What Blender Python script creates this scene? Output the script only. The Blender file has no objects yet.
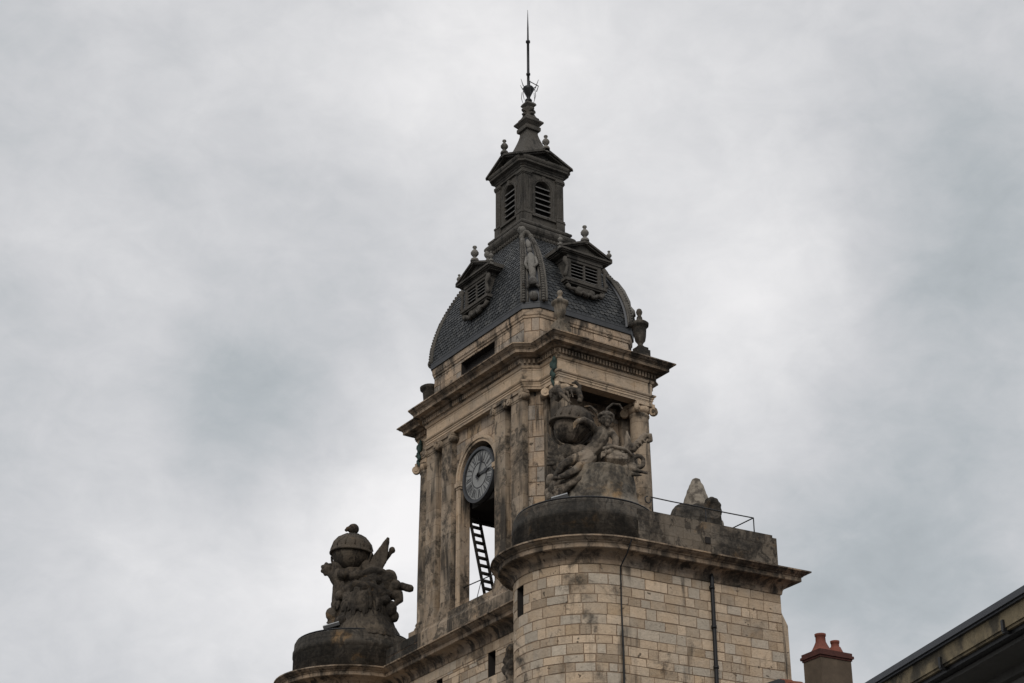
import bpy, bmesh, math, random
from math import sin, cos, pi, radians, sqrt, atan2, hypot
from mathutils import Vector, Matrix
random.seed(7)
S = bpy.context.scene
COL = S.collection
SC = 0.7            # metres per modelling unit
ZG = -45.1          # street level in modelling units
def T(p): return Vector((p[0]*SC, p[1]*SC, (p[2]-ZG)*SC))

# ------------------------------------------------------------------ camera
cam = bpy.data.cameras.new('camera'); camo = bpy.data.objects.new('camera', cam); COL.objects.link(camo)
yaw, pitch, roll = 0.97937821, 0.4524998, -0.0040385
f_ = Vector((cos(pitch)*cos(yaw), cos(pitch)*sin(yaw), sin(pitch)))
r_ = Vector((sin(yaw), -cos(yaw), 0)); u_ = r_.cross(f_)
r2 = r_*cos(roll)+u_*sin(roll); u2 = -r_*sin(roll)+u_*cos(roll)
CAM = (-54.10227542, -78.63939618, -42.74752238)
m = Matrix((r2, u2, -f_)).transposed().to_4x4(); m.translation = T(CAM)
camo.matrix_world = m
cam.sensor_width = 36.0; cam.lens = 65.06; cam.clip_start = 0.1; cam.clip_end = 6000
S.camera = camo

# ------------------------------------------------------------------ world: overcast sky
SUN_AZ, SUN_EL = radians(226), radians(34)      # azimuth of the direction towards the sun, from +X
W = bpy.data.worlds.new('World'); S.world = W; W.use_nodes = True
N = W.node_tree.nodes; L = W.node_tree.links; N.clear()
wo = N.new('ShaderNodeOutputWorld'); bg = N.new('ShaderNodeBackground'); bg.inputs['Strength'].default_value = 0.1
sky = N.new('ShaderNodeTexSky'); sky.sky_type = 'NISHITA'; sky.sun_disc = False
sky.sun_elevation = SUN_EL; sky.sun_rotation = pi/2 - SUN_AZ
tc = N.new('ShaderNodeTexCoord')
def wmath(op, a, b=None, c=None, clamp=False):
    n = N.new('ShaderNodeMath'); n.operation = op; n.use_clamp = clamp
    for i, v in enumerate((a, b, c)):
        if v is None: continue
        if isinstance(v, (int, float)): n.inputs[i].default_value = v
        else: L.new(v, n.inputs[i])
    return n.outputs[0]
def wnoise(scale, detail, rough, dist, loc=(0,0,0), stretch=(1,1,1)):
    mp = N.new('ShaderNodeMapping'); mp.inputs['Location'].default_value = loc; mp.inputs['Scale'].default_value = stretch
    L.new(tc.outputs['Generated'], mp.inputs['Vector'])
    n = N.new('ShaderNodeTexNoise'); L.new(mp.outputs[0], n.inputs['Vector'])
    n.inputs['Scale'].default_value = scale; n.inputs['Detail'].default_value = detail
    n.inputs['Roughness'].default_value = rough; n.inputs['Distortion'].default_value = dist
    return n.outputs['Fac']
# warped direction so the cloud banks get ragged edges
nz = N.new('ShaderNodeTexNoise'); nz.inputs['Scale'].default_value = 16; nz.inputs['Detail'].default_value = 6; nz.inputs['Roughness'].default_value = .55
L.new(tc.outputs['Generated'], nz.inputs['Vector'])
sub = N.new('ShaderNodeVectorMath'); sub.operation = 'SUBTRACT'; L.new(nz.outputs['Color'], sub.inputs[0]); sub.inputs[1].default_value = (.5,.5,.5)
sc_ = N.new('ShaderNodeVectorMath'); sc_.operation = 'SCALE'; L.new(sub.outputs[0], sc_.inputs[0]); sc_.inputs['Scale'].default_value = .05
ad = N.new('ShaderNodeVectorMath'); ad.operation = 'ADD'; L.new(tc.outputs['Generated'], ad.inputs[0]); L.new(sc_.outputs[0], ad.inputs[1])
# banks of thicker (darker) and thinner (brighter) cloud: direction, angular radius, amount
BANKS = [((0.257,0.804,0.535), .075, +0.007), ((0.315,0.893,0.320), .075, -0.063), ((0.649,0.573,0.500), .075, -0.111), ((0.616,0.642,0.456), .075, +0.296),
         ((0.685,0.654,0.321), .075, -0.120), ((0.427,0.704,0.567), .075, +0.154), ((0.547,0.634,0.547), .075, -0.031), ((0.327,0.831,0.449), .075, +0.098),
         ((0.616,0.690,0.380), .075, +0.020), ((0.460,0.813,0.358), .075, +0.406), ((0.704,0.591,0.394), .075, +0.059), ((0.595,0.677,0.434), .075, -0.007),
         ((0.383,0.840,0.385), .075, -0.227), ((0.434,0.822,0.367), .075, -0.155), ((0.384,0.775,0.502), .075, -0.031), ((0.644,0.523,0.558), .075, +0.034),
         ((0.660,0.614,0.433), .075, -0.150), ((0.282,0.880,0.381), .075, -0.027), ((0.356,0.865,0.353), .075, +0.241), ((0.413,0.865,0.286), .075, +0.083),
         ((0.700,0.623,0.348), .075, -0.012), ((0.656,0.646,0.391), .075, -0.039), ((0.520,0.689,0.504), .075, +0.018), ((0.416,0.795,0.441), .075, +0.093),
         ((0.261,0.840,0.476), .075, -0.029), ((0.332,0.751,0.571), .075, +0.037), ((0.600,0.574,0.558), .075, +0.026), ((0.503,0.645,0.575), .075, +0.086),
         ((0.687,0.566,0.455), .075, -0.017), ((0.326,0.857,0.400), .075, -0.046), ((0.416,0.814,0.407), .075, -0.091)]
tot = 0.0
acc = None
for d, r, a in BANKS:
    v = N.new('ShaderNodeVectorMath'); v.operation = 'DISTANCE'; L.new(ad.outputs[0], v.inputs[0]); v.inputs[1].default_value = Vector(d).normalized()
    g = wmath('DIVIDE', v.outputs['Value'], r); g = wmath('MULTIPLY', g, g); g = wmath('MULTIPLY', g, -1.0); g = wmath('EXPONENT', g)
    g = wmath('MULTIPLY', g, a*1.18)
    acc = g if acc is None else wmath('ADD', acc, g)
n1 = wnoise(5.5, 7, .52, .3, (3.1,.7,1.9), (1,1,1.6)); n2 = wnoise(19, 8, .58, .5, (.3,4.7,1.1), (1,1,1.5))
lum = wmath('MULTIPLY_ADD', n1, .22, .61-.11)
lum = wmath('MULTIPLY_ADD', n2, .20, wmath('SUBTRACT', lum, .10))
n3 = wnoise(48, 7, .6, .6, (2.2,5.1,.4), (1,1,1.6))
lum = wmath('MULTIPLY_ADD', n3, .09, wmath('SUBTRACT', lum, .045))
lum = wmath('ADD', lum, acc)
lum = wmath('MAXIMUM', wmath('MINIMUM', lum, .93), .30)
cr = N.new('ShaderNodeValToRGB'); L.new(lum, cr.inputs['Fac'])
e = cr.color_ramp.elements
e[0].position = .30; e[0].color = (.31,.342,.358,1); e[1].position = .93; e[1].color = (.94,.925,.925,1)
k = e.new(.48); k.color = (.455,.486,.507,1); k = e.new(.62); k.color = (.61,.617,.635,1)
# below the horizon the dome goes on as dim haze
up = N.new('ShaderNodeVectorMath'); up.operation = 'SCALE'; L.new(cr.outputs[0], up.inputs[0]); up.inputs['Scale'].default_value = 10.2
# an overcast sky is brighter towards the zenith
sp = N.new('ShaderNodeSeparateXYZ'); L.new(tc.outputs['Generated'], sp.inputs[0])
zr = N.new('ShaderNodeMapRange'); zr.interpolation_type = 'SMOOTHSTEP'; L.new(sp.outputs['Z'], zr.inputs['Value'])
zr.inputs['From Min'].default_value = .64; zr.inputs['From Max'].default_value = .98; zr.inputs['To Min'].default_value = 10.2; zr.inputs['To Max'].default_value = 20.
L.new(zr.outputs['Result'], up.inputs['Scale'])
mx = N.new('ShaderNodeMix'); mx.data_type = 'RGBA'; mx.inputs['Factor'].default_value = .95
L.new(sky.outputs[0], mx.inputs['A']); L.new(up.outputs[0], mx.inputs['B'])
L.new(mx.outputs['Result'], bg.inputs['Color']); L.new(bg.outputs[0], wo.inputs['Surface'])

sun = bpy.data.lights.new('sun', 'SUN'); sun.energy = 1.45; sun.angle = radians(25); sun.color = (1,.96,.9)
suno = bpy.data.objects.new('sun', sun); COL.objects.link(suno)
sd = Vector((cos(SUN_EL)*cos(SUN_AZ), cos(SUN_EL)*sin(SUN_AZ), sin(SUN_EL)))
suno.rotation_euler = (-sd).to_track_quat('-Z','Y').to_euler(); suno.location = (0,0,80)
S.view_settings.view_transform = 'Standard'; S.view_settings.look = 'None'; S.view_settings.exposure = 0; S.view_settings.gamma = 1
S.render.engine = 'CYCLES'
S.cycles.max_bounces = 5; S.cycles.diffuse_bounces = 3

# ------------------------------------------------------------------ materials
class NT:
    def __init__(s, name):
        s.m = bpy.data.materials.new(name); s.m.use_nodes = True; s.n = s.m.node_tree.nodes; s.l = s.m.node_tree.links
        s.b = s.n['Principled BSDF']; s.pos = s.n.new('ShaderNodeNewGeometry').outputs['Position']
    def put(s, sock, v):
        if isinstance(v, (int, float)): sock.default_value = v
        elif isinstance(v, tuple): sock.default_value = v if len(v) == len(sock.default_value) else v+(1,)
        else: s.l.new(v, sock)
    def noise(s, scale, detail=4, rough=.55, dist=0, stretch=(1,1,1), loc=(0,0,0), vec=None):
        mp = s.n.new('ShaderNodeMapping'); mp.inputs['Scale'].default_value = stretch; mp.inputs['Location'].default_value = loc
        s.l.new(vec or s.pos, mp.inputs['Vector'])
        n = s.n.new('ShaderNodeTexNoise'); s.l.new(mp.outputs[0], n.inputs['Vector'])
        n.inputs['Scale'].default_value = scale; n.inputs['Detail'].default_value = detail; n.inputs['Roughness'].default_value = rough; n.inputs['Distortion'].default_value = dist
        return n.outputs['Fac']
    def ramp(s, x, lo, hi, a=0., b=1.):
        n = s.n.new('ShaderNodeMapRange'); n.inputs['From Min'].default_value = lo; n.inputs['From Max'].default_value = hi
        n.inputs['To Min'].default_value = a; n.inputs['To Max'].default_value = b; n.interpolation_type = 'SMOOTHSTEP'; s.put(n.inputs['Value'], x)
        return n.outputs['Result']
    def math(s, op, a, b=0., clamp=False):
        n = s.n.new('ShaderNodeMath'); n.operation = op; n.use_clamp = clamp; s.put(n.inputs[0], a); s.put(n.inputs[1], b); return n.outputs[0]
    def mix(s, fac, a, b, mode='MIX'):
        n = s.n.new('ShaderNodeMix'); n.data_type = 'RGBA'; n.blend_type = mode
        s.put(n.inputs['Factor'], fac); s.put(n.inputs['A'], a); s.put(n.inputs['B'], b); return n.outputs['Result']
    def attr(s, name='tone'):
        a = s.n.new('ShaderNodeAttribute'); a.attribute_name = name
        sp = s.n.new('ShaderNodeSeparateColor'); s.l.new(a.outputs['Color'], sp.inputs[0]); return sp.outputs
    def bump(s, h, strength=.4, dist=.03, prev=None):
        n = s.n.new('ShaderNodeBump'); n.inputs['Strength'].default_value = strength; n.inputs['Distance'].default_value = dist; s.put(n.inputs['Height'], h)
        if prev is not None: s.l.new(prev, n.inputs['Normal'])
        return n.outputs['Normal']
    def out(s, col, rough=.85, normal=None, metal=0., spec=.3):
        s.put(s.b.inputs['Base Color'], col); s.put(s.b.inputs['Roughness'], rough); s.b.inputs['Metallic'].default_value = metal
        s.b.inputs['Specular IOR Level'].default_value = spec
        if normal is not None: s.l.new(normal, s.b.inputs['Normal'])
        return s.m

def stone(name, dark, light, grey=(.25,.24,.22), soot=.5, streak=.5, seed=0., sootcol=(.035,.032,.028), ochre=.25, joints=0, jrow=0):
    """weathered limestone; soot / streak 0..1 say how much of it is blackened"""
    t = NT(name); R, G, B = t.attr()[0:3]
    base = t.mix(R, dark, light)
    base = t.mix(t.ramp(G, .66, .95, 0, .65), base, grey)
    base = t.mix(t.ramp(G, .09, .0, 0, .45), base, (.38,.25,.13))
    n1 = t.noise(1.3, 5, .6, .4, (1,1,1), (seed,0,0))
    base = t.mix(t.ramp(n1, .35, .75, 0, .45), base, grey)
    n2 = t.noise(7, 6, .65, 0, (1,1,1), (0,seed,0))
    base = t.mix(.6, base, t.mix(n2, (.35,.35,.35), (.95,.95,.95)), 'MULTIPLY')
    base = t.mix(.35, base, (1.6,1.6,1.6), 'MULTIPLY')
    oc = t.ramp(t.noise(.9, 4, .6, .6, (1,1,1), (seed+9,3,0)), .58, .72, 0, ochre)
    base = t.mix(oc, base, (.30,.17,.06))
    # soot crust in big soft patches and rain streaks that run down
    lo = .72-.42*soot
    s1 = t.ramp(t.noise(.55, 7, .66, .5, (1,1,.8), (0,seed,7)), lo, lo+.11)
    s1 = t.math('MAXIMUM', s1, t.math('MULTIPLY', t.ramp(t.noise(2.4, 6, .62, .8, (1,1,.7), (seed,2,seed)), lo+.05, lo+.14), .85))
    s1 = t.math('MULTIPLY', s1, t.ramp(n2, .2, .62, .35, 1))
    lo2 = .74-.36*streak
    s2 = t.ramp(t.noise(2.1, 4, .6, .25, (1,1,.11), (seed*2,1,0)), lo2, lo2+.14)
    s2 = t.math('MULTIPLY', s2, t.ramp(t.noise(.7, 3, .5, 0, (1,1,.6), (1,1,seed)), .38, .6))
    s = t.math('MAXIMUM', s1, s2)
    col = t.mix(t.math('MULTIPLY', s, .93), base, sootcol)
    hole = t.ramp(t.noise(3.6, 2, .5, .3, (1,1,1), (seed,4,1)), .70, .735)
    col = t.mix(t.math('MULTIPLY', hole, .8), col, (.05,.04,.03))
    nrm = None
    if joints:
        br = t.n.new('ShaderNodeTexBrick'); uv = t.n.new('ShaderNodeUVMap'); uv.uv_map = 'UVMap'; t.l.new(uv.outputs[0], br.inputs['Vector'])
        br.inputs['Scale'].default_value = 1; br.inputs['Brick Width'].default_value = joints*1.9; br.inputs['Row Height'].default_value = jrow or joints; br.offset = .5 if not jrow else 0.
        br.inputs['Mortar Size'].default_value = .014; br.inputs['Mortar Smooth'].default_value = .3
        br.inputs['Color1'].default_value = (.72,.7,.68,1); br.inputs['Color2'].default_value = (1,1,1,1); br.inputs['Mortar'].default_value = (.5,.46,.42,1)
        col = t.mix(.85, col, br.outputs['Color'], 'MULTIPLY')
        nrm = t.bump(t.math('SUBTRACT', 1, br.outputs['Fac']), .5, .02)
    col = t.mix(t.math('MULTIPLY', B, .75), col, (.17,.115,.075))
    pits = t.ramp(t.noise(24, 3, .6), .32, .42)
    ew = t.noise(11, 3, .5, .6)
    nrm = t.bump(ew, .35, .06, nrm)
    nrm = t.bump(t.math('ADD', t.math('MULTIPLY', n2, .6), t.math('MULTIPLY', pits, .35)), .7, .05, nrm)
    return t.out(col, .92, nrm, spec=.2)

M = {}
M['wall']   = stone('warm_ashlar_limestone', (.29,.215,.145), (.62,.475,.335), grey=(.41,.37,.31), soot=.36, streak=.52, seed=1.3)
M['trim']   = stone('weathered_cornice_limestone', (.30,.22,.15), (.47,.35,.245), soot=.54, streak=.78, seed=4.1, joints=.75, jrow=60.)
M['tower']  = stone('tower_ashlar_limestone', (.31,.23,.16), (.54,.40,.28), soot=.5, streak=.78, seed=7.7)
M['pil']    = stone('blackened_pilaster_stone', (.28,.215,.155), (.46,.36,.26), grey=(.25,.225,.19), soot=.58, streak=.84, seed=9.4, joints=.95)
M['entab']  = stone('entablature_limestone', (.44,.33,.225), (.64,.485,.34), soot=.38, streak=.45, seed=2.2, joints=1.0)
M['black']  = stone('blackened_stone_and_ceiling_shade', (.07,.06,.048), (.13,.11,.09), grey=(.09,.085,.075), soot=.66, streak=.6, seed=5.5, sootcol=(.02,.019,.017), ochre=.5, joints=.55)
M['carve']  = stone('sooty_carved_stone', (.09,.073,.056), (.33,.265,.20), grey=(.20,.18,.155), soot=.62, streak=.5, seed=3.3, sootcol=(.02,.018,.016), ochre=.5)
M['carve_dark'] = stone('blackened_carved_stone', (.045,.036,.028), (.13,.104,.078), grey=(.07,.062,.053), soot=.6, streak=.6, seed=2.9, sootcol=(.016,.014,.012), ochre=.6)
M['plinth_dark'] = stone('blackened_pedestal_stone', (.06,.048,.036), (.15,.12,.088), grey=(.08,.07,.06), soot=.68, streak=.6, seed=1.9, sootcol=(.018,.016,.014), ochre=.6)
M['mottled'] = stone('mottled_parapet_stone', (.10,.083,.066), (.26,.215,.165), grey=(.2,.18,.155), soot=.66, streak=.5, seed=12.5, sootcol=(.022,.02,.018), ochre=.5, joints=.55)
M['plinth'] = stone('stained_pedestal_stone', (.13,.105,.08), (.27,.22,.16), soot=.55, streak=.6, seed=8.8, ochre=.6)
M['lant']   = stone('dark_lantern_stone', (.058,.052,.045), (.105,.095,.082), grey=(.085,.08,.073), soot=.42, streak=.6, seed=6.1, sootcol=(.025,.024,.022), ochre=.06)
M['finial'] = stone('pale_grey_finial_stone', (.12,.112,.10), (.20,.188,.168), grey=(.165,.157,.145), soot=.42, streak=.5, seed=10.7, sootcol=(.04,.037,.034), ochre=.06)
M['rib'] = stone('grey_carved_rib_stone', (.08,.073,.064), (.15,.138,.12), grey=(.12,.113,.103), soot=.46, streak=.6, seed=6.7, sootcol=(.03,.028,.026), ochre=.06)
def simple(name, col, rough=.6, metal=0., var=.3, scale=6, bump=.2, spec=.4):
    t = NT(name); n = t.noise(scale, 5, .6)
    c = t.mix(n, tuple(x*(1-var) for x in col), tuple(min(1,x*(1+var)) for x in col))
    return t.out(c, rough, t.bump(n, bump, .02), metal, spec)
M['lead']   = simple('weathered_lead', (.045,.047,.051), .6, 0, .45, 3)
M['iron']   = simple('dark_wrought_iron', (.014,.014,.015), .5, .3, .3)
M['void']   = simple('dark_timber_and_opening_shade', (.016,.013,.011), .9, 0, .4)
M['louv']   = simple('grey_louvre_slat', (.12,.115,.108), .7, 0, .35, 8)
M['dial']   = simple('pale_enamel_dial', (.22,.22,.212), .5, 0, .3, 4, .1)
M['ink']    = simple('black_dial_paint', (.02,.02,.022), .5)
M['copper'] = simple('green_copper_patina', (.028,.05,.043), .8, 0, .6, 7)
M['terra']  = simple('terracotta', (.135,.038,.022), .8, 0, .7, 2.6, .5)
M['brickred'] = simple('dark_red_brick_cap', (.07,.024,.018), .9, 0, .7, 4, .6)
M['render'] = simple('brown_cement_render', (.085,.063,.044), .95, 0, .6, 2.2, .5)
M['zinc']   = simple('dark_zinc_sheet', (.045,.048,.055), .5, .2, .3, 3)
M['soffit'] = simple('dark_painted_soffit', (.10,.098,.092), .9, 0, .25, 4)
M['white']  = simple('off_white_paint', (.42,.42,.40), .7, 0, .15, 5)
M['plaster']= simple('grey_plaster', (.16,.155,.145), .9, 0, .2, 3)
M['grey_metal'] = simple('grey_painted_metal', (.30,.31,.32), .5, .1, .2, 6)
M['glass']  = simple('dark_window_glass', (.03,.034,.04), .12, 0, .1, 2, 0, .6)
M['ground'] = simple('street_asphalt', (.05,.05,.052), .92, 0, .3, 5, .3)
M['pave']   = simple('pavement_stone', (.09,.085,.078), .9, 0, .25, 3, .3)
t = NT('pale_weathered_stone'); n = t.noise(3, 5, .6); M['pale'] = t.out(t.mix(t.ramp(n,.45,.62), t.mix(t.noise(14,4), (.17,.145,.115), (.27,.235,.19)), (.08,.068,.055)), .95, t.bump(t.noise(9,6,.65), .8, .05))
t = NT('stained_ochre_fascia'); n = t.noise(5, 6, .65, .4, (1,1,.5)); n2 = t.noise(1.7, 5, .6, .2)
M['fascia'] = t.out(t.mix(t.ramp(n2,.42,.6), t.mix(n, (.12,.095,.058), (.30,.245,.155)), t.mix(n, (.03,.028,.024), (.10,.085,.06))), .95, t.bump(n, .6, .04))
t = NT('blue_grey_slate'); R, G, B = t.attr()[0:3]
c = t.mix(R, (.012,.0135,.015), (.041,.0435,.046)); c = t.mix(t.ramp(G,.75,.95,0,.6), c, (.075,.074,.070))
nn = t.noise(9, 5, .6); c = t.mix(.5, c, t.mix(nn, (.5,.5,.5), (1.25,1.25,1.25)), 'MULTIPLY')
c = t.mix(t.ramp(t.noise(.9,5,.6,.4,(1,1,.5)), .55, .75, 0, .45), c, (.085,.085,.078))
M['slate'] = t.out(c, t.ramp(nn,.3,.7,.45,.75), t.bump(nn, .3, .02), spec=.45)
t = NT('red_roof_tile'); R, G, B = t.attr()[0:3]
c = t.mix(R, (.12,.036,.02), (.26,.09,.05)); nn = t.noise(8,5,.6); c = t.mix(t.ramp(nn,.5,.7,0,.5), c, (.06,.045,.035)); M['tile'] = t.out(c, .85, t.bump(nn,.4,.03))

# ------------------------------------------------------------------ mesh building
ROT = -0.044
def LW(p): return (cos(ROT)*p[0]-sin(ROT)*p[1], sin(ROT)*p[0]+cos(ROT)*p[1], p[2])
class MB:
    def __init__(s): s.v = []; s.f = []; s.t = []; s.mi = []; s.sm = []
    def face(s, idx, tone=None, mi=0, sm=False):
        s.f.append(tuple(idx)); s.t.append(tone or (.5,.5,0.)); s.mi.append(mi); s.sm.append(sm)
    def add(s, vs, fs, tone=None, mi=0, sm=False, M4=None):
        o = len(s.v)
        if M4 is not None: vs = [tuple(M4 @ Vector(v)) for v in vs]
        s.v += [tuple(v) for v in vs]
        for f in fs: s.face([i+o for i in f], tone, mi, sm)
    def box(s, a, b, tone=None, mi=0, M4=None):
        x0,y0,z0 = a; x1,y1,z1 = b
        x0,x1 = min(x0,x1),max(x0,x1); y0,y1 = min(y0,y1),max(y0,y1); z0,z1 = min(z0,z1),max(z0,z1)
        s.add([(x0,y0,z0),(x1,y0,z0),(x1,y1,z0),(x0,y1,z0),(x0,y0,z1),(x1,y0,z1),(x1,y1,z1),(x0,y1,z1)],
              [(0,3,2,1),(4,5,6,7),(0,1,5,4),(1,2,6,5),(2,3,7,6),(3,0,4,7)], tone, mi, False, M4)
    def prism(s, poly, d0, d1, M4=None, mi=0, tone=None):
        """poly in the local x-z plane, extruded along local y from d0 to d1"""
        n = len(poly)
        vs = [(x,d0,z) for x,z in poly]+[(x,d1,z) for x,z in poly]
        fs = [tuple(range(n)), tuple(range(2*n-1,n-1,-1))]+[(i,i+n,(i+1)%n+n,(i+1)%n) for i in range(n)]
        s.add(vs, fs, tone, mi, False, M4)
    def lathe(s, c, prof, seg=20, M4=None, sm=True, mi=0, sx=1., sy=1.):
        vs = []; fs = []
        for r,z in prof:
            for k in range(seg):
                a = 2*pi*k/seg; vs.append((c[0]+r*sx*cos(a), c[1]+r*sy*sin(a), c[2]+z))
        for i in range(len(prof)-1):
            for k in range(seg):
                k2 = (k+1)%seg; fs.append((i*seg+k, i*seg+k2, (i+1)*seg+k2, (i+1)*seg+k))
        o = len(s.v); s.add(vs, fs, None, mi, sm, M4)
        s.face([o+k for k in range(seg-1,-1,-1)], None, mi); s.face([o+(len(prof)-1)*seg+k for k in range(seg)], None, mi)
    def tube(s, pts, r, seg=8, sm=True, mi=0, closed=False):
        P = [Vector(p) for p in pts]; n = len(P); R = r if isinstance(r, (list,tuple)) else [r]*n
        o = len(s.v); prev = None
        for i,p in enumerate(P):
            if closed: d = P[(i+1)%n]-P[i-1]
            else: d = P[min(i+1,n-1)]-P[max(i-1,0)]
            d.normalize()
            if prev is None:
                a = Vector((0,0,1)) if abs(d.z)<.9 else Vector((1,0,0)); x = d.cross(a).normalized()
            else: x = (prev-d*prev.dot(d)).normalized()
            prev = x; y = d.cross(x)
            for k in range(seg):
                t = 2*pi*k/seg; s.v.append(tuple(p+x*R[i]*cos(t)+y*R[i]*sin(t)))
        for i in range(n if closed else n-1):
            j = (i+1)%n
            for k in range(seg):
                k2 = (k+1)%seg; s.face((o+i*seg+k, o+i*seg+k2, o+j*seg+k2, o+j*seg+k), None, mi, sm)
        if not closed:
            s.face([o+k for k in range(seg-1,-1,-1)], None, mi); s.face([o+(n-1)*seg+k for k in range(seg)], None, mi)
    def ell(s, c, r, seg=14, rings=9, M4=None, mi=0):
        prof = [(max(sin(pi*i/rings),.002), -cos(pi*i/rings)) for i in range(rings+1)]
        mm = Matrix.Translation(c) @ Matrix.Diagonal((r[0],r[1],r[2],1)) if M4 is None else M4 @ Matrix.Translation(c) @ Matrix.Diagonal((r[0],r[1],r[2],1))
        s.lathe((0,0,0), prof, seg, mm, True, mi)
    def loft(s, plan, prof, closed=True, cap=(True,True), sm=False, jit=0):
        """sweep (offset, z) profile round a plan polygon (counter-clockwise = outward offset)"""
        n = len(plan); o = len(s.v)
        nor = []
        for i in range(n):
            p = Vector(plan[i]); 
            if closed or 0<i<n-1:
                a = (p-Vector(plan[i-1])).normalized(); b = (Vector(plan[(i+1)%n])-p).normalized()
            elif i==0: a = b = (Vector(plan[1])-p).normalized()
            else: a = b = (p-Vector(plan[i-1])).normalized()
            na = Vector((a.y,-a.x)); nb = Vector((b.y,-b.x)); h = na+nb
            nor.append(h/max(h.dot(na),.15) if h.length>1e-6 else na)
        for off,z in prof:
            for i in range(n):
                q = Vector(plan[i])+nor[i]*off; s.v.append((q.x,q.y,z))
        for j in range(len(prof)-1):
            for i in range(n if closed else n-1):
                k = (i+1)%n; s.face((o+j*n+i, o+j*n+k, o+(j+1)*n+k, o+(j+1)*n+i), None, 0, sm)
        if closed and cap[0]: s.face([o+i for i in range(n-1,-1,-1)])
        if closed and cap[1]: s.face([o+(len(prof)-1)*n+i for i in range(n)])
    def xf(s, fn): s.v = [fn(v) for v in s.v]
    def build(s, name, mat, parent=None, base=None, auto=True):
        mats = mat if isinstance(mat, list) else [mat]
        me = bpy.data.meshes.new(name)
        W3 = [T(v) for v in s.v]
        if parent is not None:
            b = wloc(parent)
        else:
            if base is None:
                n = max(1,len(W3)); b = Vector((sum(v.x for v in W3)/n, sum(v.y for v in W3)/n, min(v.z for v in W3)))
            else: b = T(base)
        me.from_pydata([v-b for v in W3], [], s.f)
        for mm in mats: me.materials.append(mm)
        ca = me.color_attributes.new('tone', 'FLOAT_COLOR', 'CORNER'); uv = me.uv_layers.new(name='UVMap')
        for p in me.polygons:
            p.material_index = s.mi[p.index]; p.use_smooth = s.sm[p.index]
            tn = s.t[p.index]; nn = p.normal
            hx = Vector((-nn.y, nn.x, 0)); hx = hx.normalized() if hx.length>.25 else Vector((1,0,0))
            # snap to a few headings so that neighbouring facets share the projection
            for li in p.loop_indices:
                q = W3[me.loops[li].vertex_index]
                ca.data[li].color = (tn[0],tn[1],tn[2],1)
                uv.data[li].uv = (hx.dot(q)/SC, q.z/SC) if abs(nn.z)<.8 else (q.x/SC, q.y/SC)
        me.validate(); me.update()
        ob = bpy.data.objects.new(name, me); COL.objects.link(ob)
        if parent is not None: ob.parent = parent
        else: ob.location = b
        return ob
WL = {}
def wloc(o):
    v = Vector(o.location); p = o.parent
    while p is not None: v = v+Vector(p.location); p = p.parent
    return v
def empty(name, label, cat, base, group=None):
    o = bpy.data.objects.new(name, None); COL.objects.link(o); o.location = T(base); o.empty_display_size = .5
    return tag(o, label, cat, group)
def tag(o, label, cat, group=None):
    o['label'] = label; o['category'] = cat
    if group: o['group'] = group
    return o
def struct(o): o['kind'] = 'structure'; return o
def frame(o, x, z=(0,0,1)):
    """matrix with local x along x, local z up, local y = z cross x (pointing inward/outward)"""
    x = Vector(x).normalized(); z = Vector(z).normalized(); y = z.cross(x)
    mm = Matrix((x,y,z)).transposed().to_4x4(); mm.translation = Vector(o); return mm

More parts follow.
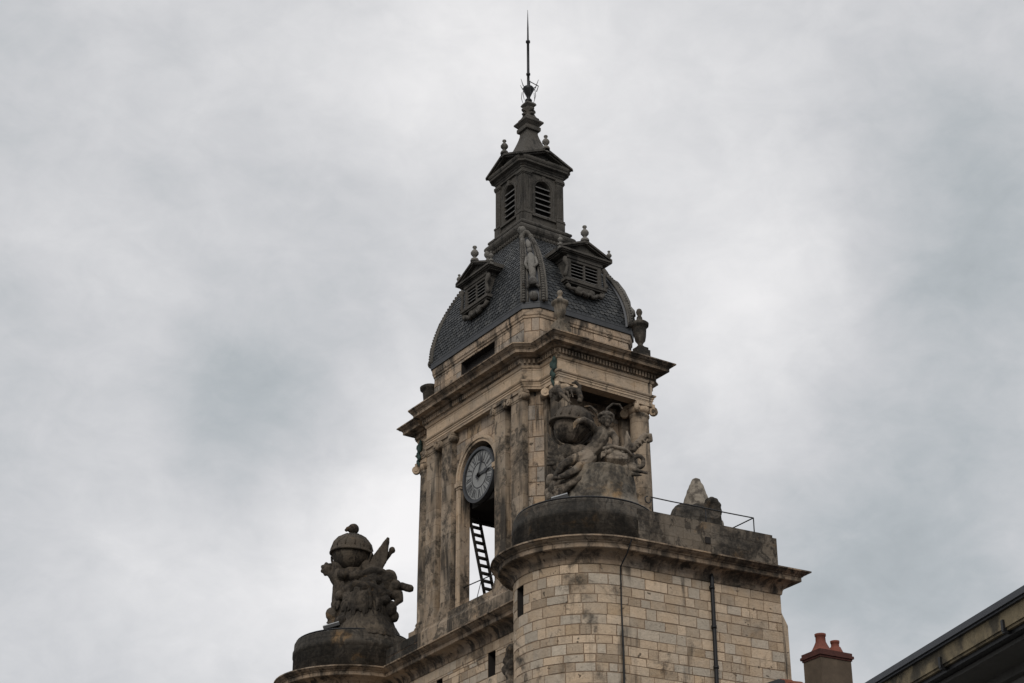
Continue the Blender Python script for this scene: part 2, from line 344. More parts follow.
def ashlar(mb, path, z0, z1, hmin=.36, hmax=.58, wmin=.38, wmax=1.05, holes=(), depth=.6, rel=.03, gap=.021, rnd=None, closed=False, skipfn=None):
    """irregular dressed-stone wall along a plan path: every block its own slightly proud face with its own tone"""
    R = rnd or random
    P = [Vector(p) for p in path]; U = [0.]
    for i in range(1,len(P)): U.append(U[-1]+(P[i]-P[i-1]).length)
    seg = [((P[i+1]-P[i]).normalized()) for i in range(len(P)-1)]
    sn = [Vector((d.y,-d.x)) for d in seg]
    def at(u, z, off):
        u = min(max(u,0),U[-1]); i = 0
        while i < len(seg)-1 and u > U[i+1]+1e-9: i += 1
        p = P[i]+seg[i]*(u-U[i])
        nrm = sn[i]
        if abs(u-U[i])<1e-6 and i>0: nrm = (sn[i]+sn[i-1]); nrm = nrm/max(nrm.dot(sn[i]),.3)
        if abs(u-U[i+1])<1e-6 and i<len(seg)-1: nrm = (sn[i]+sn[i+1]); nrm = nrm/max(nrm.dot(sn[i]),.3)
        q = p+nrm*off; return (q.x,q.y,z)
    knots = U[1:-1]
    zs = [z1]; 
    while zs[-1] > z0+hmin*.7: zs.append(zs[-1]-R.uniform(hmin,hmax))
    zs[-1] = z0
    if len(zs)>2 and zs[-2]-zs[-1] < hmin*.5: del zs[-2]
    hz = sorted({h for H in holes for h in (H[2],H[3])})
    for h in hz:
        if not z0 < h < z1: continue
        k = min(range(len(zs)), key=lambda q: abs(zs[q]-h))
        if abs(zs[k]-h) < .3 and zs[k] not in (z0,z1) and zs[k] not in hz: zs[k] = h
        else: zs.append(h)
    zs = sorted(zs)
    def inhole(u,z): return any(H[0]-1e-4<u<H[1]+1e-4 and H[2]-1e-4<z<H[3]+1e-4 for H in holes)
    L_ = U[-1]
    def strip(u0,u1,za,zb,off,tone,sides,back):
        us = [u0]+[k for k in knots if u0+.03<k<u1-.03]+[u1]
        o = len(mb.v); n = len(us)
        jz = [R.uniform(-.016,.016) for _ in range(4)] if sides else [0]*4; ju = [R.uniform(-.014,.014) for _ in range(4)] if sides else [0]*4
        nn1 = max(1,len(us)-1)
        for i,u in enumerate(us): mb.v.append(at(u+(ju[0] if i==0 else ju[1] if i==len(us)-1 else 0),za+jz[0]+(jz[1]-jz[0])*i/nn1,off))
        for i,u in enumerate(us): mb.v.append(at(u+(ju[2] if i==0 else ju[3] if i==len(us)-1 else 0),zb+jz[2]+(jz[3]-jz[2])*i/nn1,off))
        for i in range(n-1): mb.face((o+i,o+i+1,o+n+i+1,o+n+i), tone)
        if sides:
            o2 = len(mb.v)
            for u in us: mb.v.append(at(u,za,back))
            for u in us: mb.v.append(at(u,zb,back))
            for i in range(n-1):
                mb.face((o2+i,o2+i+1,o+i+1,o+i), tone); mb.face((o+n+i,o+n+i+1,o2+n+i+1,o2+n+i), tone)
            mb.face((o+0,o+n,o2+n,o2+0), tone); mb.face((o+n-1,o2+n-1,o2+2*n-1,o+2*n-1), tone)
    for j in range(len(zs)-1):
        za, zb = zs[j], zs[j+1]; zm = (za+zb)/2
        us = [0.]; u = R.uniform(.4,1)*wmin
        while u < L_-.25: us.append(u); u += R.uniform(wmin,wmax)*(.8+.4*min(1,(zb-za)/hmax))
        us.append(L_)
        for H in holes:
            if H[2]-1e-4<zm<H[3]+1e-4:
                us = [q for q in us if abs(q-H[0])>.15 and abs(q-H[1])>.15]+[H[0],H[1]]
        us = sorted(us)
        for i in range(len(us)-1):
            um = (us[i]+us[i+1])/2
            if inhole(um,zm): continue
            if skipfn and skipfn(um,zm): continue
            b = R.gauss(.5,.27); b = min(1,max(0,b))
            tone = (b, R.random(), 0.)
            w = us[i+1]-us[i]; g = gap*R.uniform(.6,1.5)
            strip(us[i]+g, us[i+1]-g, za+g, zb-g, R.uniform(0,.016), tone, True, -rel)
    # mortar bed behind the blocks, open at the holes
    gu = sorted({0.,L_}|{h for H in holes for h in (H[0],H[1])}); gz = sorted({z0,z1}|set(hz))
    for i in range(len(gu)-1):
        for j in range(len(gz)-1):
            if not inhole((gu[i]+gu[i+1])/2,(gz[j]+gz[j+1])/2): strip(gu[i],gu[i+1],gz[j],gz[j+1],-.012,(.4,.5,1.),False,0)
    for H in holes:
        a,b,c,d = H[:4]
        q = [at(a,c,-.01),at(b,c,-.01),at(b,d,-.01),at(a,d,-.01)]; w = [at(a,c,-depth),at(b,c,-depth),at(b,d,-depth),at(a,d,-depth)]
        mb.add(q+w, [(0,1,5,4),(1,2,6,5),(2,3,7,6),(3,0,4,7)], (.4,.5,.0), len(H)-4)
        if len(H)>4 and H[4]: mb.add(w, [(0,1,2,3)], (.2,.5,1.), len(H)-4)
def mirx(pts): return [(-x,y) for x,y in reversed(pts)]

# ================================================================== SETTING
g = MB(); g.add([(-3000,-3000,ZG),(3000,-3000,ZG),(3000,3000,ZG),(-3000,3000,ZG)], [(0,1,2,3)])
struct(g.build('ground', M['ground']))
g = MB(); g.box((-70,-110,ZG-.02),(-8,60,ZG+.006)); struct(g.build('street_paving', M['pave']))

# ================================================================== THE CLOCK TOWER GATE
tw = empty('clock_tower', 'tall weathered limestone gate tower with a clock, slate dome and louvred lantern', 'tower', (0,0,ZG))

# ---- lower gate block (its plan is turned a little against the tower)
TCX, TCY, RW = -4.3, 11.6, 3.42
TCYL = 12.75       # the left turret stands a little farther out
SWING = .039         # the right flank splays out a little from the turret
def FX(p): return LW((p[0], p[1]-SWING*max(0,p[0]-TCX), p[2]))
def arc(cx, cy, r, a0, a1, n): return [(cx+r*cos(radians(a0+(a1-a0)*i/n)), cy+r*sin(radians(a0+(a1-a0)*i/n))) for i in range(n+1)]
ang = math.degrees(math.acos((-3.6-TCX)/RW))                # where the turret meets the front wall
# front view order (counter-clockwise seen from above): left flank, left turret, front wall, right turret, right flank
leftT  = arc(TCX, TCYL, RW, 90, 360-ang, 26)
rightT = arc(TCX, -TCY, RW, ang, 270, 26)
FL = TCY+RW
rx = 4.3
lowplan = [(rx, TCYL+RW)]+leftT+rightT+[(rx,-FL-SWING*(rx-TCX))]
HB = ZG
ZW = -15.1                                                   # top of the plain wall, under the cornice
body = MB()
body.loft(lowplan, [(-.05,HB),(-.05,ZW)]); body.xf(LW)
# core is hidden behind the ashlar skins except at the rear; split into its own part
rnd = random.Random(3)
zvis = -40.
def skin(path, name, holes=(), **kw):
    mb = MB(); ashlar(mb, path, zvis, ZW, holes=holes, rnd=rnd, **kw)
    # plainer lower storeys down to the street
    mb.loft(path, [(0,HB),(0,zvis)], closed=False)
    mb.xf(LW); return mb.build(name, [M['wall'],M['void']], tw)
core = MB(); core.loft([(-2.6,-TCY),(rx-.8,-TCY),(rx-.8,TCY),(-2.6,TCY)], [(0,HB),(0,-14.2)])
core.xf(LW); core.build('masonry_core', M['void'], tw)
fw = [leftT[-1], rightT[0]]; y0 = leftT[-1][1]
def hole_y(ya, yb, za, zb): return (y0-max(ya,yb), y0-min(ya,yb), za, zb, True)
skin(fw, 'front_wall', holes=[hole_y(-1.37,-2.1,-16.9,-15.62), hole_y(4.05,3.4,-16.9,-15.75)], depth=.5)
# right turret and flank: slit window in the turret
rp = rightT+[(rx,-FL-SWING*(rx-TCX))]
Lr = RW*radians(270-ang)
sl = RW*radians(173.5-ang)
skin(rp, 'turret_wall', holes=[(sl-.38,sl+.30,-16.95,-15.55,True)], depth=.5)
skin([(rx, TCYL+RW)]+leftT, 'turret_wall')
rear = MB(); rear.loft([(rx,-FL-SWING*(rx-TCX)),(rx,TCYL+RW)], [(0,HB),(0,ZW)], closed=False)
# battered quoin strip on the rear right corner
rear.add([(rx-.02,-FL-.02,-16.0),(rx-.02,-FL+1.,-16.0),(rx+.3,-FL-.02,-16.6),(rx+.3,-FL+1.,-16.6),(rx+.34,-FL-.02,HB),(rx+.34,-FL+1.,HB),(rx-.02,-FL-.02,HB),(rx-.02,-FL+1.,HB)],
         [(0,1,3,2),(2,3,5,4),(0,2,4,6),(1,7,5,3)])
rear.v = [(x, y-(SWING*(x-TCX) if y<-FL+2 and abs(y+FL+SWING*(rx-TCX))>1e-6 else 0), z) for x,y,z in rear.v]; rear.xf(LW); rear.build('rear_wall', M['wall'], tw)
# ---- cornice of the gate
cp = [(.0,ZW-.02),(.05,ZW-.02),(.07,ZW+.05)]
for i in range(8):
    a = radians(90*i/7); cp.append((.07+.62*(1-cos(a)), ZW+.06+.46*sin(a)))
cp += [(.70,ZW+.53),(.73,ZW+.55),(.73,ZW+.74),(.79,ZW+.77),(.81,ZW+.81),(.90,ZW+.85),(.97,ZW+.90),(1.0,ZW+.94),(1.08,ZW+.95),(1.08,ZW+1.02),(.0,ZW+1.24)]
c = MB(); c.loft(lowplan, cp, cap=(False,True)); c.xf(LW); c.build('lower_cornice', M['trim'], tw)
ZC = ZW+1.02
# ---- blackened drums over both turrets with their low caps
for yc in (-TCY,TCYL):
    d = MB()
    prof = [(3.46,ZC-.1),(3.46,-12.75),(3.5,-12.72),(3.5,-12.45),(3.44,-12.42),(3.42,-11.98),(3.36,-11.9),(3.1,-11.86),(.1,-11.82)]
    if yc > 0: prof = [(r,z+.16 if z>-12.8 else z) for r,z in prof]
    d.lathe((TCX,yc,0), prof, 64); d.xf(LW); po = d.build('turret_parapet', M['black'], tw)
    d = MB(); d.tube([(TCX+3.3*cos(2*pi*q/48),yc+3.3*sin(2*pi*q/48),-11.83+(.16 if yc>0 else 0)) for q in range(48)], .045, 6, closed=True); d.xf(LW); d.build('strap_cable', M['iron'], po)
# long flank parapet on the right with a stepped end, and ledge over the front wall
p = MB(); p.box((-3.6,-FL+.02,ZC-.1),(4.08,-FL+.6,-12.14)); p.box((4.08,-FL+.025,ZC-.1),(4.32,-FL+.6,-12.26))
p.box((3.7,-FL+.6,ZC-.1),(4.28,FL-.6,-12.32))
p.xf(FX); p.build('flank_parapet', M['mottled'], tw)
p = MB(); p.box((.1,-FL-.03,-13.22),(.4,-FL+.1,-12.9)); p.xf(FX); p.build('drain_hole', M['void'], tw)
p = MB(); p.box((-3.2,TCYL+RW-.6,ZC-.1),(4.6,TCYL+RW-.02,-12.3)); p.xf(LW); p.build('flank_parapet', M['black'], tw)
for ya,yb,mt in ((9.6,3.3,'black'),(3.3,-8.6,'tower')):
    p = MB(); ashlar(p, [(-3.95,ya),(-3.95,yb)], ZC-.1, -12.75, .4,.6,.8,1.7, rnd=random.Random(5)); p.box((-3.93,ya,ZC-.1),(-3.2,yb,-12.77))
    p.xf(LW); p.build('front_ledge', M[mt], tw)
p = MB(); p.box((-3.4,-11,-14.2),(4.2,11,-13.6)); p.xf(LW); p.build('terrace_roof', M['lead'], tw)

# ---- clock stage
def quad(q):   # quarter (-x,-y) listed from the S side to the F side -> full ccw plan
    a = q; b = [(-x,y) for x,y in reversed(a)]
    lowr = a[::-1]  # F -> S
    pts = []
    q3 = [(x,y) for x,y in lowr]                 # (-,-) F->S
    q4 = [(-x,y) for x,y in reversed(q3)]        # (+,-) S->F
    q1 = [(-x,-y) for x,y in q3]                 # (+,+)
    q2 = [(x,-y) for x,y in reversed(q3)]        # (-,+)
    return q3+q4+q1+q2
bodyq = [(-2.78,-5.3),(-3.55,-4.55)]
BODY = quad(bodyq)
ZB, ZT = -13.4, -2.1
AW, SPR = 1.75, -5.2                             # arch half width, springing
def wall_edge(a, b, holes, parent, name, mat, r, h=(.75,1.0), w=(.8,1.7), z0=ZB, z1=ZT, **kw):
    mb = MB(); ashlar(mb, [a,b], z0, z1, h[0],h[1],w[0],w[1], holes=holes, rnd=r, **kw); return mb
rt = random.Random(11)
bw = MB()
n = len(BODY)
for i in range(n):
    a, b = BODY[i], BODY[(i+1)%n]; ln = hypot(b[0]-a[0], b[1]-a[1])
    isF = abs(a[0]-b[0])<1e-6; isS = abs(a[1]-b[1])<1e-6
    H = []
    if isF or isS:
        aw = AW if isF else 1.6
        H = [(ln/2-aw, ln/2+aw, ZB-.0, SPR+aw)]
    ashlar(bw, [a,b], ZB, ZT, .72,.98,.7,1.5, holes=H, depth=.62, rnd=rt)
    if H:   # arch head: fill the square top with a spandrel
        mid = Vector(((a[0]+b[0])/2,(a[1]+b[1])/2)); dx = (Vector(b)-Vector(a)).normalized()
        F4 = frame((mid.x,mid.y,0), (dx.x,dx.y,0))     # local y points inward
        for s in (-1,1):
            arcp = [(s*aw*cos(radians(q)), SPR+aw*sin(radians(q))) for q in range(0,91,9)]
            poly = arcp+[(s*aw, SPR+aw)]
            if s>0: poly = poly[::-1]
            bw.prism(poly[::-1], -.004, .62, F4)
bw.build('clock_stage_wall', M['tower'], tw)
# archivolts + imposts on the clock side and its back
for s in (-1,1):
    F4 = frame((s*3.55,0,0), (0,s,0))
    ar = MB()
    for (r0,r1,pr) in ((1.752,1.92,.06),(1.92,2.10,.12)):
        o = [(r1*cos(radians(q)), SPR+r1*sin(radians(q))) for q in range(0,181,6)]; ii = [(r0*cos(radians(q)), SPR+r0*sin(radians(q))) for q in range(180,-1,-6)]
        for k in range(30):
            ar.prism([o[k],o[k+1],ii[30-k-1],ii[30-k]], -pr, .05, F4)
    for q in (-1,1):
        ar.box((q*1.60,-.16,SPR-.28),(q*2.14,.05,SPR-.02), M4=F4); ar.box((q*1.66,-.10,SPR-.40),(q*2.1,.05,SPR-.285), M4=F4)
        ar.box((q*1.753,-.07,ZB),(q*2.08,.03,SPR-.405), M4=F4)
    ar.build('archivolt', M['entab'], tw)
# pilasters with ionic capitals
def ionic(mb, c, w, d, z, ang=None):
    """small ionic capital block; c centre on plan, local frame by mb transform outside"""
def pilaster(cx, cy, nx, ny, w, name='pilaster', zb=-12.55):
    X = Vector((-ny,nx,0))                      # along the wall
    F4 = frame((cx,cy,0), X)                    # local y = z x X
    y = Vector((0,0,1)).cross(X); sg = 1 if y.dot(Vector((nx,ny,0)))>0 else -1
    o = MB(); D = .34
    o.box((-w/2,0,zb+.5),(w/2,sg*D,-2.74), M4=F4)
    o.box((-w/2-.08,0,zb),(w/2+.08,sg*(D+.09),zb+.22), M4=F4); o.box((-w/2-.05,0,zb+.22),(w/2+.05,sg*(D+.05),zb+.38), M4=F4); o.box((-w/2-.02,0,zb+.38),(w/2+.02,sg*(D+.02),zb+.5), M4=F4)
    p = o.build(name, M['pil'], tw)
    cpt = MB()
    cpt.box((-w/2-.03,0,-2.74),(w/2+.03,sg*(D+.03),-2.64), M4=F4)
    cpt.box((-w/2-.02,0,-2.64),(w/2+.02,sg*(D+.06),-2.34), M4=F4)
    cpt.box((-w/2-.16,0,-2.34),(w/2+.16,sg*(D+.14),-2.175), M4=F4)
    for s in (-1,1):
        cc = F4 @ Vector((s*(w/2+.04), 0, -2.53)); dn = Vector((nx,ny,0))
        cpt.tube([cc+dn*.0, cc+dn*(D+.17)], .2, 14)
        cpt.tube([cc+dn*(D+.15), cc+dn*(D+.22)], .1, 10)
    q = cpt.build('capital', M['pil'], p)
    return p
for s in (-1,1):
    for yy,w in ((2.68,1.02),(4.3,1.06)):
        for t in (-1,1): pilaster(s*3.55, t*yy, s, 0, w)
    for t in (-1,1): pilaster(t*2.45, s*5.3, 0, s, .8)
# projecting plinth under the clock stage
PL = quad([(-3.15,-7.1),(-3.15,-5.5),(-4.05,-4.95)])
p = MB(); p.loft(PL, [(.12,-14.1),(.12,-13.1),(.05,-13.0),(0,-12.9),(0,-12.56)]); 
# keep the passage under the arch clear
p.build('clock_stage_plinth', M['pil'], tw)
# free-standing ionic columns of the two side porticos
for s in (-1,1):
    for t in (-1,1):
        o = MB(); c0 = (t*2.6, 6.66 if s>0 else -6.48, 0)
        o.box((c0[0]-.74,c0[1]-.74,-12.56),(c0[0]+.74,c0[1]+.74,-12.3))
        o.lathe(c0, [(.70,-12.3),(.72,-12.2),(.66,-12.1),(.60,-12.05),(.66,-11.95),(.60,-11.85),(.57,-11.8),(.58,-9.5),(.56,-6.5),(.51,-3.04),(.50,-2.94),(.56,-2.89),(.56,-2.81),(.5,-2.79),(.5,-2.69)], 24)
        p = o.build('column', M['pil'], tw)
        k = MB(); k.box((c0[0]-.62,c0[1]-.62,-2.35),(c0[0]+.62,c0[1]+.62,-2.175)); k.lathe(c0, [(.5,-2.74),(.62,-2.54),(.6,-2.35)], 16)
        for (ax,ay) in ((1,1),(1,-1),(-1,1),(-1,-1)):
            dv = Vector((ax,ay,0)).normalized(); pv = Vector((-dv.y,dv.x,0))
            for q in (.0,):
                cc = Vector(c0)+dv*.78+Vector((0,0,-2.58)); k.tube([cc-pv*.11, cc+pv*.11], .24, 14); k.tube([cc-pv*.15, cc+pv*.15], .1, 10)
                k.tube([Vector(c0)+dv*.35+Vector((0,0,-2.45)), cc+Vector((0,0,.14))], [.14,.12], 8)
        k.build('capital', M['entab'], p)
# ---- entablature
ENT = quad([(-3.1,-7.05),(-3.1,-5.42),(-3.9,-4.88)])
prof = [(-.6,-2.17),(0,-2.17),(0,-2.03),(.035,-2.02),(.035,-1.90),(.07,-1.89),(.07,-1.82),(.13,-1.78),(.16,-1.72),(.16,-1.68),(0,-1.65),(0,-.98),(.05,-.96),(.09,-.88),(.11,-.84)]
e_ = MB(); e_.loft(ENT, prof, cap=(False,False))
# portico ceiling
e_.build('frieze', M['entab'], tw)
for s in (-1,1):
    e_ = MB(); e_.box((-3.05,s*7.0,-2.1),(3.05,s*5.2,-2.0)); e_.build('portico_ceiling', M['black'], tw)  # blackened stone colour here stands in for deep shade under the portico
c = MB()
c.loft(ENT, [(.11,-.84),(.12,-.82),(.12,-.44),(.34,-.42),(.36,-.38),(.40,-.34),(.70,-.33),(.705,-.16),(.74,-.14),(.76,-.10),(.84,-.06),(.9,.0),(.92,.04),(.98,.05),(.98,.12),(.2,.30),(-.3,.42)], cap=(False,True))
# dentils
n = len(ENT)
for i in range(n):
    a, b = Vector(ENT[i]), Vector(ENT[(i+1)%n]); d = (b-a); ln = d.length; d.normalize(); nr = Vector((d.y,-d.x))
    ext = .14 if ln>1.2 else 0
    kk = int((ln+2*ext)/.2)
    for j in range(kk):
        u = -ext+(ln+2*ext)*(j+.5)/kk; q = a+d*u
        F4 = frame((q.x,q.y,0), (d.x,d.y,0)); c.box((-.055,-.25,-.76),(.055,-.11,-.50), M4=F4)
c.build('main_cornice', M['trim'], tw)

# ---- attic
ATT = quad([(-3.0,-5.22),(-3.6,-4.62)])
at = MB(); ra = random.Random(23); n = len(ATT)
for i in range(n):
    a, b = ATT[i], ATT[(i+1)%n]; ln = hypot(b[0]-a[0], b[1]-a[1])
    H = [(ln/2-1.72, ln/2+1.72, .45, 2.02, True)] if abs(a[0]-b[0])<1e-6 else []
    ashlar(at, [a,b], .1, 2.2, .62,.8,.9,1.7, holes=H, depth=.55, rnd=ra)
at.loft(ATT, [(.0,2.18),(.06,2.2),(.07,2.3),(.12,2.36),(.14,2.68),(.0,2.72)], cap=(False,True))
ao = at.build('attic', [M['tower'],M['void']], tw)
for s in (-1,1):
    v = MB(); v.box((s*3.2,-1.7,.46),(s*3.08,1.7,2.0))
    for q in range(5): v.box((s*3.22,-1.7,.5+.25*q),(s*3.3,1.7,.58+.25*q))
    v.build('attic_vent', M['void'], ao)
for s in (-1,1):    # stepped course along each portico roof
    st = MB(); st.box((-2.6,s*5.26,.3),(1.6,s*6.2,.62)); st.box((-3.0,s*5.25,.3),(3.0,s*5.7,.95)); st.build('portico_roof', M['trim'], tw)
ld = MB(); ld.loft(ATT, [(.16,2.70),(.21,2.70),(.215,2.98),(.23,3.0),(.23,3.06),(-.1,3.1)], cap=(False,True)); ld.build('lead_gutter', M['lead'], tw)

# ---- slate dome
DZ0, DZ1 = 3.06, 9.25
def dome(t):
    """half sizes and chamfer at height fraction t"""
    g_ = 1-(1-(1-t)**1.0)**2.05 if False else cos(t**1.02*pi/2*.985)**.92
    hx = 1.70+(3.72-1.70)*g_; hy = 1.72+(5.36-1.72)*g_; ch = .34+.44*g_
    return hx, hy, ch
def dome_pt(side, u, t):
    hx, hy, ch = dome(t); z = DZ0+(DZ1-DZ0)*t
    if side == 'F':  return Vector((-hx, (hy-ch)*(-u), z))
    if side == 'B':  return Vector((hx, (hy-ch)*u, z))
    if side == 'S':  return Vector(((hx-ch)*u, -hy, z))
    if side == 'N':  return Vector(((hx-ch)*(-u), hy, z))
NT_ = 24
dm = MB()
for i in range(NT_):
    t0, t1 = i/NT_, (i+1)/NT_
    def ring(t):
        hx,hy,ch = dome(t); z = DZ0+(DZ1-DZ0)*t
        hx -= .03; hy -= .03
        return [(-hx,-hy+ch,z),(-hx+ch,-hy,z),(hx-ch,-hy,z),(hx,-hy+ch,z),(hx,hy-ch,z),(hx-ch,hy,z),(-hx+ch,hy,z),(-hx,hy-ch,z)]
    a, b = ring(t0), ring(t1)
    dm.add(a+b, [(k,(k+1)%8,(k+1)%8+8,k+8) for k in range(8)], (.2,.5,0))
rs = random.Random(31)
for side in 'FBSN':
    rows = 30; hgt = 1/rows
    for r in range(rows):
        t0 = r*hgt
        hx,hy,ch = dome(t0); width = 2*((hy if side in 'FB' else hx)-ch)
        sw = .31; cols = max(3,int(width/sw))
        for cI in range(-1 if r%2 else 0, cols):
            ua = -1+2*(cI+(.5 if r%2 else 0))/cols; ub = ua+2/cols
            ua, ub = max(ua,-1), min(ub,1)
            if ub-ua < .2/cols: continue
            gp = .06/cols; ua += gp; ub -= gp
            tb = t0-hgt*.25+rs.uniform(-.09,.09)*hgt-(.3*hgt if rs.random()<.02 else 0); tt = min(1, t0+hgt*1.05)
            tb = max(tb, -.004)
            um = (ua+ub)/2; nrm = (dome_pt(side,um,min(1,t0+.03))-dome_pt(side,um,max(0,t0-.0))).cross(dome_pt(side,1,t0)-dome_pt(side,-1,t0)).normalized()
            hn = {'F':Vector((-1,0,0)),'B':Vector((1,0,0)),'S':Vector((0,-1,0)),'N':Vector((0,1,0))}[side]
            if nrm.dot(hn)<0: nrm = -nrm
            lift = .045+rs.uniform(0,.012); low = .012
            q = []
            for (u,tq,lf) in ((ua,tt,low),(ub,tt,low),(ub,tb+hgt*.38,lift),(ub-(ub-ua)*.22,tb+hgt*.1,lift),(um,tb,lift),(ua+(ub-ua)*.22,tb+hgt*.1,lift),(ua,tb+hgt*.38,lift)):
                tq2 = max(0,min(1,tq)); q.append(dome_pt(side,u,tq2)+nrm*lf)
            o = len(dm.v); dm.v += [tuple(x) for x in q]
            q2 = [x-nrm*.03 for x in q[2:]]; dm.v += [tuple(x) for x in q2]
            tn = (min(1,max(0,rs.gauss(.45,.3))), rs.random(), 0)
            dm.face((o,o+1,o+2,o+3,o+4,o+5,o+6) if side in 'FBSN' else 0, tn)
            for k in range(4): dm.face((o+2+k,o+7+k,o+8+k,o+3+k), (.15,.3,0))
do = dm.build('dome', M['slate'], tw)
# corner ribs: lead hip, two beaded mouldings, scroll crown and a term figure standing between them
def corner_dirs(sx, sy):
    return Vector((sx,sy,0)).normalized(), Vector((-sy*sx*sx,sx*sy*sy,0)).normalized()
for (sx,sy) in ((-1,-1),(1,-1),(1,1),(-1,1)):
    D, E_ = Vector((sx,sy,0)).normalized(), Vector((-sy,sx,0)).normalized()
    def cpt(t, off=0, side=0):
        hx,hy,ch = dome(t); z = DZ0+(DZ1-DZ0)*t
        c_ = Vector((sx*(hx-ch/2), sy*(hy-ch/2), z)); return c_+SH+D*off+E_*side*(ch/sqrt(2)*1.06-.02*t)
    SH = Vector((-sx,sy,0))*.11
    rb = MB(); pn = MB()
    ts = [i/22*.93 for i in range(23)]
    rb_pts = [cpt(t) for t in ts]
    for i in range(22):   # hip backing
        vs = []
        for t in (ts[i],ts[i+1]):
            for s_ in (-1,1): vs += [cpt(t,-.12,s_*1.12), cpt(t,.06,s_*1.12)]
        pn.add(vs, [(1,3,7,5),(0,1,5,4),(2,6,7,3)])
    for s_ in (-1,1):
        rb.tube([cpt(t,.16,s_*.93) for t in ts], .105, 8)
        rb.tube([cpt(t,.12,s_*.60) for t in ts], .06, 6); rb.tube([cpt(t,.08,s_*1.2) for t in ts], .07, 6)
        for i in range(32):
            t = .01+i/32*.86; rb.ell(cpt(t,.25,s_*.93), (.10,.10,.088), 8, 6)
    # crown scroll joining the two mouldings
    top = [cpt(.93,.13+.1*sin(pi*q/8), -.93+1.86*q/8)+Vector((0,0,.34*sin(pi*q/8))) for q in range(9)]
    rb.tube(top, .13, 8)
    for s_ in (-1,1): rb.ell(cpt(.93,.2,s_*.95), (.17,.17,.17), 10, 7)
    ro = rb.build('corner_rib', M['rib'], do); pn.build('hip_flashing', M['zinc'], do)
    # figure
    fg = MB(); 
    def fp(t, off, side=0): return cpt(t,off,side)
    fg.ell(fp(.05,.26), (.26,.26,.27)); fg.tube([fp(.16,.2),fp(.2,.26),fp(.25,.24)], [.3,.26,.16], 10)
    fg.tube([fp(.20,.2),fp(.30,.28),fp(.42,.30),fp(.52,.27),fp(.58,.24)], [.13,.19,.22,.24,.14], 10)
    fg.tube([fp(.52,.26,-.55),fp(.55,.3,0),fp(.52,.26,.55)], [.1,.13,.1], 8)
    fg.tube([fp(.52,.26,.5),fp(.42,.34,.62),fp(.36,.42,.2)], [.1,.09,.07], 8); fg.tube([fp(.52,.26,-.5),fp(.43,.3,-.66),fp(.35,.3,-.4)], [.1,.09,.07], 8)
    fg.ell(fp(.635,.25), (.15,.15,.19)); fg.ell(fp(.665,.2), (.17,.17,.13)); fg.tube([fp(.70,.15),fp(.78,.2),fp(.86,.14)], [.12,.17,.1], 8)
    fg.tube([fp(.13,.3,-.6),fp(.2,.34,0),fp(.13,.3,.6)], .08, 7)
    fg.build('term_figure', M['finial'], do)

